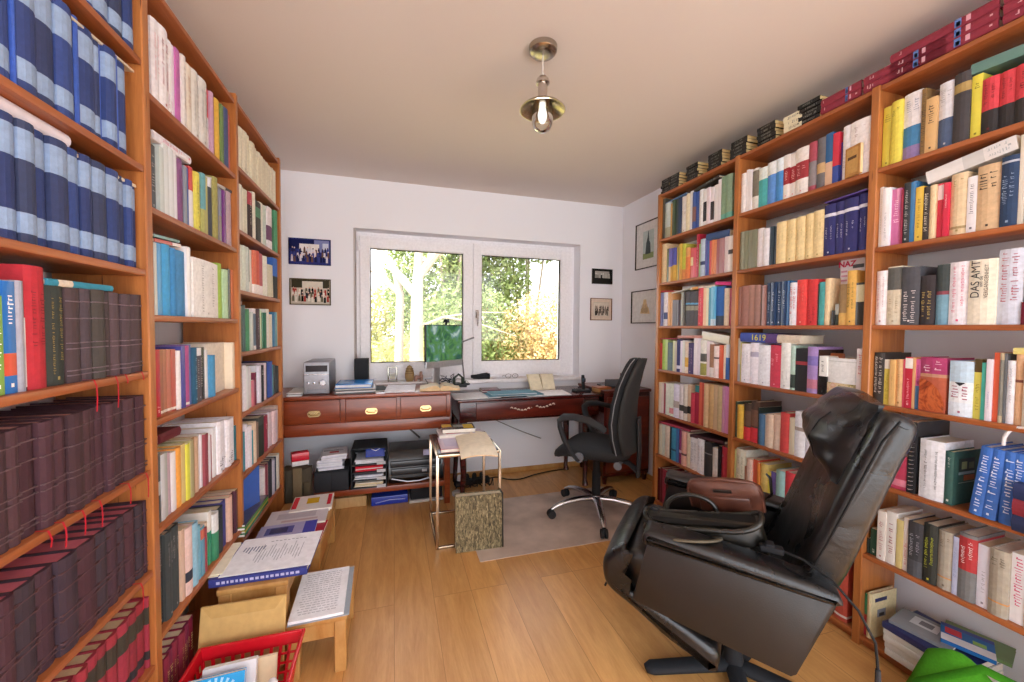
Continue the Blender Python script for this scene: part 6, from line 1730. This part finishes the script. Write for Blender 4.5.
# keep a right-handed frame: x = forward, y = far side
if Mc.to_3x3().determinant() < 0: Mc = frame((cx_, cy_, .0033), fw_, -sd_, (0, 0, 1)); SG = -1
else: SG = 1
t = thing('office_chair', 'black high backed office chair with chrome five star base on the floor mat', 'office chair', M=Mc)
CH = ('metal', 'd8d6d8')
base = MB(); base.lathe([(.03, .085), (.036, .095), (.036, .12), (.028, .14)], n=20, mat='metal', col='d0ced0'); base.build('base_hub', parent=t)
wang = math.atan2(fw_.y, fw_.x)
for k in range(5):
    wa = math.radians((176, 106, 38, -34, -110)[k]); a = (wa-wang)*1
    c, s = math.cos(a), math.sin(a)
    R = .332
    MB().tube([(c*.02, s*.02, .115), (c*.12, s*.12, .118), (c*.22, s*.22, .105), (c*.285, s*.285, .088), (c*R, s*R, .062)], [.027, .025, .023, .020, .014], 12, *CH, sq=(1, .7)).build('base_arm', parent=t, smooth=70)
    ca = MB(); px_, py_ = -s, c
    for q in (-1, 1):
        o = Vector((c*R+px_*q*.014, s*R+py_*q*.014, .028)); ca.tube([o-Vector((px_, py_, 0))*.008, o+Vector((px_, py_, 0))*.008], .028, 18, 'matte', '26282a')
    ca.tube([(c*R, s*R, .03), (c*R, s*R, .062)], [.012, .010], 10, 'matte', '2c2c2e'); ca.build('caster', parent=t)
MB().tube([(0, 0, .12), (0, 0, .30), (0, 0, .302), (0, 0, .43)], [.030, .030, .025, .024], 20, 'matte', '1c1c1e').build('gas_column', parent=t)
MB().box((-.12, -.08, .40), (.10, .08, .44), 'matte', '242426', bev=.012).build('seat_mechanism', parent=t)
# knob at the near side rear
ns = -SG
MB().tube([(-.20, ns*.10, .445), (-.20, ns*.20, .445), (-.20, ns*.235, .445)], [.012, .012, .026], 14, 'matte', '787a80').build('tilt_knob', parent=t)
def seatfn(u, v):
    a = 2*PI*v; f = 1-2*u   # superellipse rings
    return None
rings = []
for z, s_ in ((.430, .70), (.440, .90), (.458, .985), (.480, 1.0), (.500, .975), (.512, .88), (.516, .6), (.514, .2)):
    r_ = []
    for j in range(40):
        a = 2*PI*j/40; ca, sa = math.cos(a), math.sin(a)
        x = .015+.262*s_*math.copysign(abs(ca)**.55, ca)+.0; y = .235*s_*math.copysign(abs(sa)**.55, sa)
        zz = z-(max(0, x-.12)**2)*2.6+(.012*abs(y/.235)**3 if s_ > .5 else 0)
        r_.append((x, y, zz))
    rings.append(r_)
MB().loft(rings, 'fabric', '333436').build('seat', parent=t, smooth=80)
# backrest: (x, z) curve, half width, thickness
bk_ = [(-.215, .50, .205), (-.205, .60, .225), (-.195, .70, .225), (-.20, .82, .21), (-.215, .94, .185), (-.235, 1.03, .155), (-.25, 1.085, .125), (-.258, 1.115, .08)]
def brings(th0, off, shrink):
    out = []
    for i, (x, z, hw) in enumerate(bk_):
        r_ = []
        for j in range(32):
            a = 2*PI*j/32; ca, sa = math.cos(a), math.sin(a)
            y = (hw-shrink)*math.copysign(abs(sa)**.6, sa); d = th0*math.copysign(abs(ca)**.6, ca)
            wrap = .05*(abs(y)/.22)**2
            r_.append((x+off+d+wrap, y, z))
        out.append(r_)
    return out
MB().loft(brings(.030, .0, 0), 'fabric', '2c2d2f').build('backrest', parent=t, smooth=80)
rg = brings(.022, -.048, .012); MB().loft(rg, 'matte', '343433').build('back_shell', parent=t, smooth=80)
for sgn in (-1, 1):
    MB().tube([(x+.028+.05*(abs(hw)/.22)**2-.040, sgn*(hw+.001), z) for x, z, hw in bk_], .0032, 8, 'matte', '8c8c8e').build('piping', parent=t, smooth=80)
MB().tube([(-.10, 0, .42), (-.22, 0, .40), (-.275, 0, .36), (-.285, 0, .32), (-.290, 0, .50), (-.285, 0, .72)], [.022, .024, .026, .028, .03, .026], 12, 'matte', '38383a', sq=(1.7, .45)).build('back_upright', parent=t, smooth=80)
for sgn in (-1, 1):
    y = sgn*.275
    MB().tube([(.02, sgn*.20, .445), (.055, y*.97, .455), (.10, y, .50), (.145, y, .58), (.175, y, .66), (.180, y, .700), (.15, y, .726), (.08, y, .735), (-.02, y, .722), (-.10, y, .690), (-.13, y, .665)], [.016, .018, .022, .024, .024, .024, .022, .021, .021, .019, .015], 12, 'matte', '2f3032', sq=(1.25, .7)).build('armrest', parent=t, smooth=80)
    MB().lathe([(0, -.012), (.03, -.010), (.032, .01), (0, .014)], n=18, mat='matte', col='6c7078', M=T(.045, sgn*.262, .470) @ RX(PI/2*-sgn)).build('armrest_bolt', parent=t)

# ------------------------------------------------------------------ black leather recliner
O_ = Vector((1.25, 1.16, 0)); q7 = math.sqrt(.5)
# local axes: x = facing direction u, y = -v (towards the camera is +y), z up
Mr = frame(O_, (-q7, q7, 0), (-q7, -q7, 0), (0, 0, 1))
t = thing('recliner', 'black leather recliner armchair with headrest pillow tilted back before the right bookcase', 'armchair', M=Mr)
LB, LPn = 'leather_black', 'leather_panel'
# base
MB().lathe([(.035, .02), (.04, .04), (.032, .07), (.030, .26)], n=20, mat='matte', col='1c1e22').build('column', parent=t)
for wa, R in ((165, .34), (93, .30), (21, .34), (-51, .34), (-123, .20)):
    a = math.radians(wa)-math.radians(135); c, s = math.cos(a), math.sin(a)
    loc_ = Mr.to_3x3().inverted() @ Vector((math.cos(math.radians(wa)), math.sin(math.radians(wa)), 0))
    MB().tube([loc_*.0+Vector((0, 0, .035)), loc_*(R*.5)+Vector((0, 0, .028)), loc_*(R*.93)+Vector((0, 0, .022)), loc_*R+Vector((0, 0, .018))], [.034, .032, .030, .018], 14, 'matte', '1e2024', sq=(1, .6)).build('base_arm', parent=t, smooth=70)
MB().box((-.16, -.2, .25), (.2, .2, .30), 'matte', '18181a', bev=.01).build('under_frame', parent=t)
def extr(prof, y0, y1, mat, name, bev=.012, nseg=3, smooth=60, crown=0.0):
    """profile (u,z) extruded across the width with softened ends"""
    n = len(prof); cx = sum(p[0] for p in prof)/n; cz = sum(p[1] for p in prof)/n
    steps = [(y0, bev)]+[(y0+bev*(1-math.cos(PI/2*k/nseg)), bev*(1-math.sin(PI/2*k/nseg))) for k in range(1, nseg+1)]
    steps += [(y1-(s[0]-y0), s[1]) for s in reversed(steps)]
    if crown:
        mid_ = [(y0+(y1-y0)*f, -crown*math.sin(PI*f)) for f in (.2, .35, .5, .65, .8)]; k = nseg+1; steps = steps[:k]+mid_+steps[k:]
    rings = []
    for y, ins in steps:
        r_ = []
        for i, (u, z) in enumerate(prof):
            a = Vector(prof[i-1]); b = Vector(prof[(i+1) % n]); tg = (b-a).normalized(); nn = Vector((tg[1], -tg[0]))
            if (nn[0]*(u-cx)+nn[1]*(z-cz)) < 0: nn = -nn
            r_.append((u-nn[0]*ins, y, z-nn[1]*ins))
        rings.append(r_)
    return MB().loft(rings, mat).build(name, parent=t, smooth=smooth)
def smoothp(pts, n=5, closed=True):
    P_ = [Vector(p) for p in pts]; out = []; k = len(P_)
    for i in range(k if closed else k-1):
        p0, p1, p2, p3 = P_[(i-1) % k], P_[i], P_[(i+1) % k], P_[(i+2) % k]
        for j in range(n):
            s = j/n; out.append(tuple(.5*((2*p1)+(p2-p0)*s+(2*p0-5*p1+4*p2-p3)*s*s+(3*p1-p0-3*p2+p3)*s**3)))
    return out
# side panels and arm pads (near side = +y)
panel = [(.275, .585), (.318, .385), (.30, .372), (.10, .335), (-.135, .300), (-.150, .312), (-.235, .545), (-.22, .552)]
for s in (1, -1):
    y0, y1 = sorted((s*.295, s*.330))
    extr(panel, y0, y1, LPn, 'arm_panel', .006, 2, 40)
    pad = smoothp([(.290, .590), (.285, .622), (.265, .636), (.10, .628), (-.10, .606), (-.22, .588), (-.245, .570), (-.235, .548), (-.10, .556), (.10, .572), (.25, .584)], 3)
    y0, y1 = sorted((s*.235, s*.345)); extr(pad, y0, y1, LB, 'arm_pad', .022, 4, 70)
# seat cushion
seat = smoothp([(.33, .50), (.385, .47), (.40, .43), (.36, .37), (.28, .34), (.0, .33), (-.16, .36), (-.17, .44), (.0, .455), (.2, .475)], 4)
extr(seat, -.232, .232, LB, 'seat_cushion', .03, 4, 70, .012)
# folded leg rest in front of the seat
leg = smoothp([(.36, .515), (.405, .50), (.442, .45), (.440, .385), (.415, .345), (.33, .30), (.20, .225), (.07, .178), (.052, .19), (.060, .255), (.20, .32), (.31, .365), (.375, .40), (.395, .43), (.37, .475)], 4)
extr(leg, -.272, .272, LB, 'leg_rest', .028, 4, 70, .008)
# crease of the leg rest
MB().tube([(.432, y_, .352) for y_ in (-.26, 0, .26)], .004, 6, 'matte', '0c0c0d').build('leg_rest_seam', parent=t)
# backrest
back = smoothp([(-.085, .42), (-.135, .52), (-.195, .68), (-.255, .86), (-.305, 1.00), (-.330, 1.062), (-.352, 1.088), (-.392, 1.078), (-.412, 1.04), (-.375, .92), (-.325, .76), (-.275, .60), (-.215, .46), (-.17, .36), (-.10, .35)], 4)
extr(back, -.262, .262, LB, 'backrest', .03, 5, 70, -.012)
# side borders of the backrest
for s in (1, -1):
    pts = [(-.135, .56), (-.190, .70), (-.25, .87), (-.30, 1.01), (-.335, 1.070)]
    MB().tube([(u-.035, s*.2635, z+.0) for u, z in pts], .003, 6, 'matte', '0c0c0d').build('border_seam', parent=t, smooth=80)
# headrest pillow: a pinched leather cushion hanging over the top
def pillow(u, v):
    # u across (0..1 -> y -.22...22), v down
    y = -.245+.44*u; zz = v
    # line of the back
    top = 1.10; bot = .925-.075*u
    z = top+(bot-top)*v
    ub = -.12-(z-.5)*.372
    th = (math.sin(PI*u)**.45)*(math.sin(PI*min(1, v*.93+.04))**.5)*(.075+.03*math.sin(PI*v)*(1-u*.3))
    fold = .012*math.exp(-((v-.30)/.05)**2)*math.sin(PI*u)
    wr = .004*math.sin(14*u+6*v)*math.sin(PI*v)+.003*math.sin(23*v+9*u)
    return (ub+th-fold+wr, y, z+.012*math.sin(PI*u)*(1-v))
m = MB(); NU, NV = 30, 26
m.grid(lambda u, v: pillow(u, v), NU, NV, LB); m.grid(lambda u, v: (-.12-(pillow(1-u, v)[2]-.5)*.372-.012, pillow(1-u, v)[1], pillow(1-u, v)[2]), NU, NV, LB)
for (f0) in ('t', 'b', 'l', 'r'):
    vs = []; k_ = 30
    for i in range(k_):
        s = i/(k_-1); u, v = (s, 0) if f0 == 't' else (s, 1) if f0 == 'b' else (0, s) if f0 == 'l' else (1, s)
        p = pillow(u, v); vs += [p, (-.12-(p[2]-.5)*.372-.012, p[1], p[2])]
    m.add(vs, [(2*i, 2*i+2, 2*i+3, 2*i+1) for i in range(k_-1)], LB)
m.build('headrest_pillow', parent=t, smooth=80)
MB().tube([(pillow(.72, v/8)[0]+.001, pillow(.72, v/8)[1], pillow(.72, v/8)[2]) for v in range(2, 9)], .002, 6, 'matte', '0e0e10').build('pillow_seam', parent=t, smooth=80)
# strap, buckle and hanging cord of the reclining handset (near side)
bz_ = .640
rm = thing('handset', 'small black cable buckle lying on the near arm of the recliner', 'handset', M=Mr @ T(-.085, .235, .6145))
MB().box((-.035, -.016, 0), (.03, .016, .020), 'matte', '17171a', bev=.005).build('housing', parent=rm); MB().box((-.010, -.018, .020), (.014, .018, .028), 'matte', '202024', bev=.003).build('clip', parent=rm)
MB().tube([(-.03, 0, .010), (-.08, .03, .012), (-.14, .075, -.005), (-.19, .118, -.05), (-.225, .125, -.12), (-.232, .125, -.19)], [.004, .004, .0035, .0035, .0035, .0035], 8, 'matte', '1a1a1c').build('cord', parent=rm, smooth=80)
MB().tube([(-.232, .125, -.19), (-.233, .125, -.225)], [.006, .007], 8, 'matte', '303034').build('cord_end', parent=rm)

# ------------------------------------------------------------------ briefcase with pouch on the seat
bc = thing('briefcase', 'worn black leather briefcase lying open on the recliner seat', 'briefcase', M=Mr @ T(.085, .150, .490) @ RX(-.22) @ RY(.20))
def bcase(fz, w, d):
    r_ = []
    for j in range(36):
        a = 2*PI*j/36; ca, sa = math.cos(a), math.sin(a)
        r_.append((w*math.copysign(abs(ca)**.35, ca), d*math.copysign(abs(sa)**.6, sa)+.006*math.sin(3*ca+fz*9), fz+.010*math.cos(2*a)*(fz > .12)))
    return r_
MB().loft([bcase(0, .175, .050), bcase(.012, .188, .060), bcase(.06, .192, .062), bcase(.11, .19, .056), bcase(.15, .186, .046), bcase(.168, .184, .040)], 'leather_bag', caps=True).build('bag_body', parent=bc, smooth=70)
# rolled open rim
rimp = bcase(.170, .188, .046)
MB().tube([Vector(p) for p in rimp]+[Vector(rimp[0])], .009, 10, 'leather_bag').build('zip_rim', parent=bc, smooth=80)
MB().add([(x*.92, y*.8, .171) for x, y, z in bcase(.17, .186, .044)], [tuple(range(36))], 'matte', '0d0c0b').build('lining', parent=bc)
MB().box((-.14, .058, .02), (.13, .066, .115), 'leather_bag', bev=.004).build('front_pocket', parent=bc)
def strap(pts, w, nm, col=None, mat='leather_bag'):
    MB().tube(pts, w, 10, mat, 'x' if False else '888', sq=(1.0, .35)).build(nm, parent=bc, smooth=80)
cu = []
for k in range(17):
    a = PI*k/16; cu.append((.035+.090*math.cos(a), .068+.085*math.sin(a), .140+.052*math.sin(a)))
MB().tube(cu, .0095, 10, 'cloth', '5c5444', sq=(1, .45)).build('handle', parent=bc, smooth=80)
cu = [(.035+.085*math.cos(PI*k/14), -.052-.010*math.sin(PI*k/14), .165+.055*math.sin(PI*k/14)) for k in range(15)]
MB().tube(cu, .008, 10, 'leather_bag').build('handle', parent=bc, smooth=80)
for s in (-1, 1): MB().box((.035+s*.085-.016, .058, .07), (.035+s*.085+.016, .073, .145), 'cloth', '4c463a', bev=.003).build('handle_tab', parent=bc)
MB().box((-.155, .058, .05), (-.140, .070, .075), 'metal', 'c0c0c0', bev=.002).build('buckle', parent=bc)
MB().tube([(.155, -.02, .178), (.165, .0, .20), (.150, .01, .215), (.135, 0, .20), (.14, -.01, .178)], .003, 8, 'matte', '1c1c20').build('strap_ring', parent=bc)
po = thing('pouch', 'brown leather zip pouch tucked into the open black briefcase', 'pouch', M=Mr @ T(.030, .045, .640) @ RX(-.30) @ RY(.20) @ RZ(-.06))
def pr_(z, w, d, ex=.5):
    return [(w*math.copysign(abs(math.cos(2*PI*j/32))**ex, math.cos(2*PI*j/32)), d*math.copysign(abs(math.sin(2*PI*j/32))**.8, math.sin(2*PI*j/32)), z+.004*math.sin(6*PI*j/32)) for j in range(32)]
MB().loft([pr_(0, .100, .016), pr_(.015, .122, .026), pr_(.07, .128, .030), pr_(.115, .122, .024), pr_(.132, .105, .014), pr_(.136, .08, .006)], 'leather_brown').build('pouch_body', parent=po, smooth=70)
MB().tube([(-.118, .012, .02), (-.12, .012, .10), (-.10, .008, .132), (0, .004, .139), (.10, .008, .130), (.12, .012, .10), (.118, .012, .02)], .006, 8, 'leather_brown').build('piping', parent=po, smooth=80)
m = MB(); m.box((-.085, .024, .018), (.085, .036, .085), 'leather_brown', bev=.008); m.build('front_pocket', parent=po, smooth=60)
MB().box((-.03, .026, .100), (.03, .031, .112), 'steel', '48403c', bev=.002).build('zip_badge', parent=po)
MB().tube([(-.125, .0, .06), (-.150, .006, .09), (-.155, 0, .15), (-.145, -.004, .165)], [.006, .010, .009, .005], 8, 'leather_bag', sq=(1, .5)).build('wrist_strap', parent=po, smooth=80)
# ------------------------------------------------------------------ light and camera
w = bpy.data.worlds.new('World'); SC.world = w; w.use_nodes = True; nt = w.node_tree; nt.nodes.clear()
o_ = nt.nodes.new('ShaderNodeOutputWorld'); bg = nt.nodes.new('ShaderNodeBackground')
tc = nt.nodes.new('ShaderNodeTexCoord'); sx = nt.nodes.new('ShaderNodeSeparateXYZ'); mr = nt.nodes.new('ShaderNodeValToRGB')
nt.links.new(tc.outputs['Generated'], sx.inputs[0]); nt.links.new(sx.outputs['Z'], mr.inputs[0]); nt.links.new(mr.outputs[0], bg.inputs[0]); nt.links.new(bg.outputs[0], o_.inputs[0])
e = mr.color_ramp.elements; e[0].position = 0.0; e[0].color = (.97, .97, 1.0, 1); e[1].position = .6; e[1].color = (.84, .90, 1.0, 1)
bg.inputs['Strength'].default_value = 1.15
sun = bpy.data.lights.new('sun', 'SUN'); sun.energy = 2.2; sun.angle = .02; sun.color = (1, .93, .82)
so = bpy.data.objects.new('sun', sun); COL.objects.link(so); so.rotation_euler = Vector((.8, .55, -.75)).to_track_quat('-Z', 'Y').to_euler()
# the pendant's own light
pl_ = bpy.data.lights.new('bulb_light', 'POINT'); pl_.energy = 1.5; pl_.shadow_soft_size = .03; pl_.color = (1, .86, .7)
po = bpy.data.objects.new('bulb_light', pl_); COL.objects.link(po); po.location = (lx, ly, dz(122))
cam = bpy.data.cameras.new('cam'); cam.sensor_fit = 'HORIZONTAL'; cam.sensor_width = 36; cam.lens = FPX/1024*36; cam.clip_start = .03; cam.clip_end = 200
co = bpy.data.objects.new('camera', cam); COL.objects.link(co)
co.matrix_world = frame(CAM, _r, _u, -_f)
SC.camera = co
SC.view_settings.view_transform = 'Standard'; SC.view_settings.look = 'None'; SC.view_settings.gamma = 1; SC.view_settings.use_curve_mapping = False
SC.view_settings.exposure = 2.12
SC.cycles.max_bounces = 10; SC.cycles.diffuse_bounces = 7; SC.cycles.use_denoising = True; SC.cycles.sample_clamp_indirect = 6; SC.cycles.caustics_reflective = False; SC.cycles.caustics_refractive = False
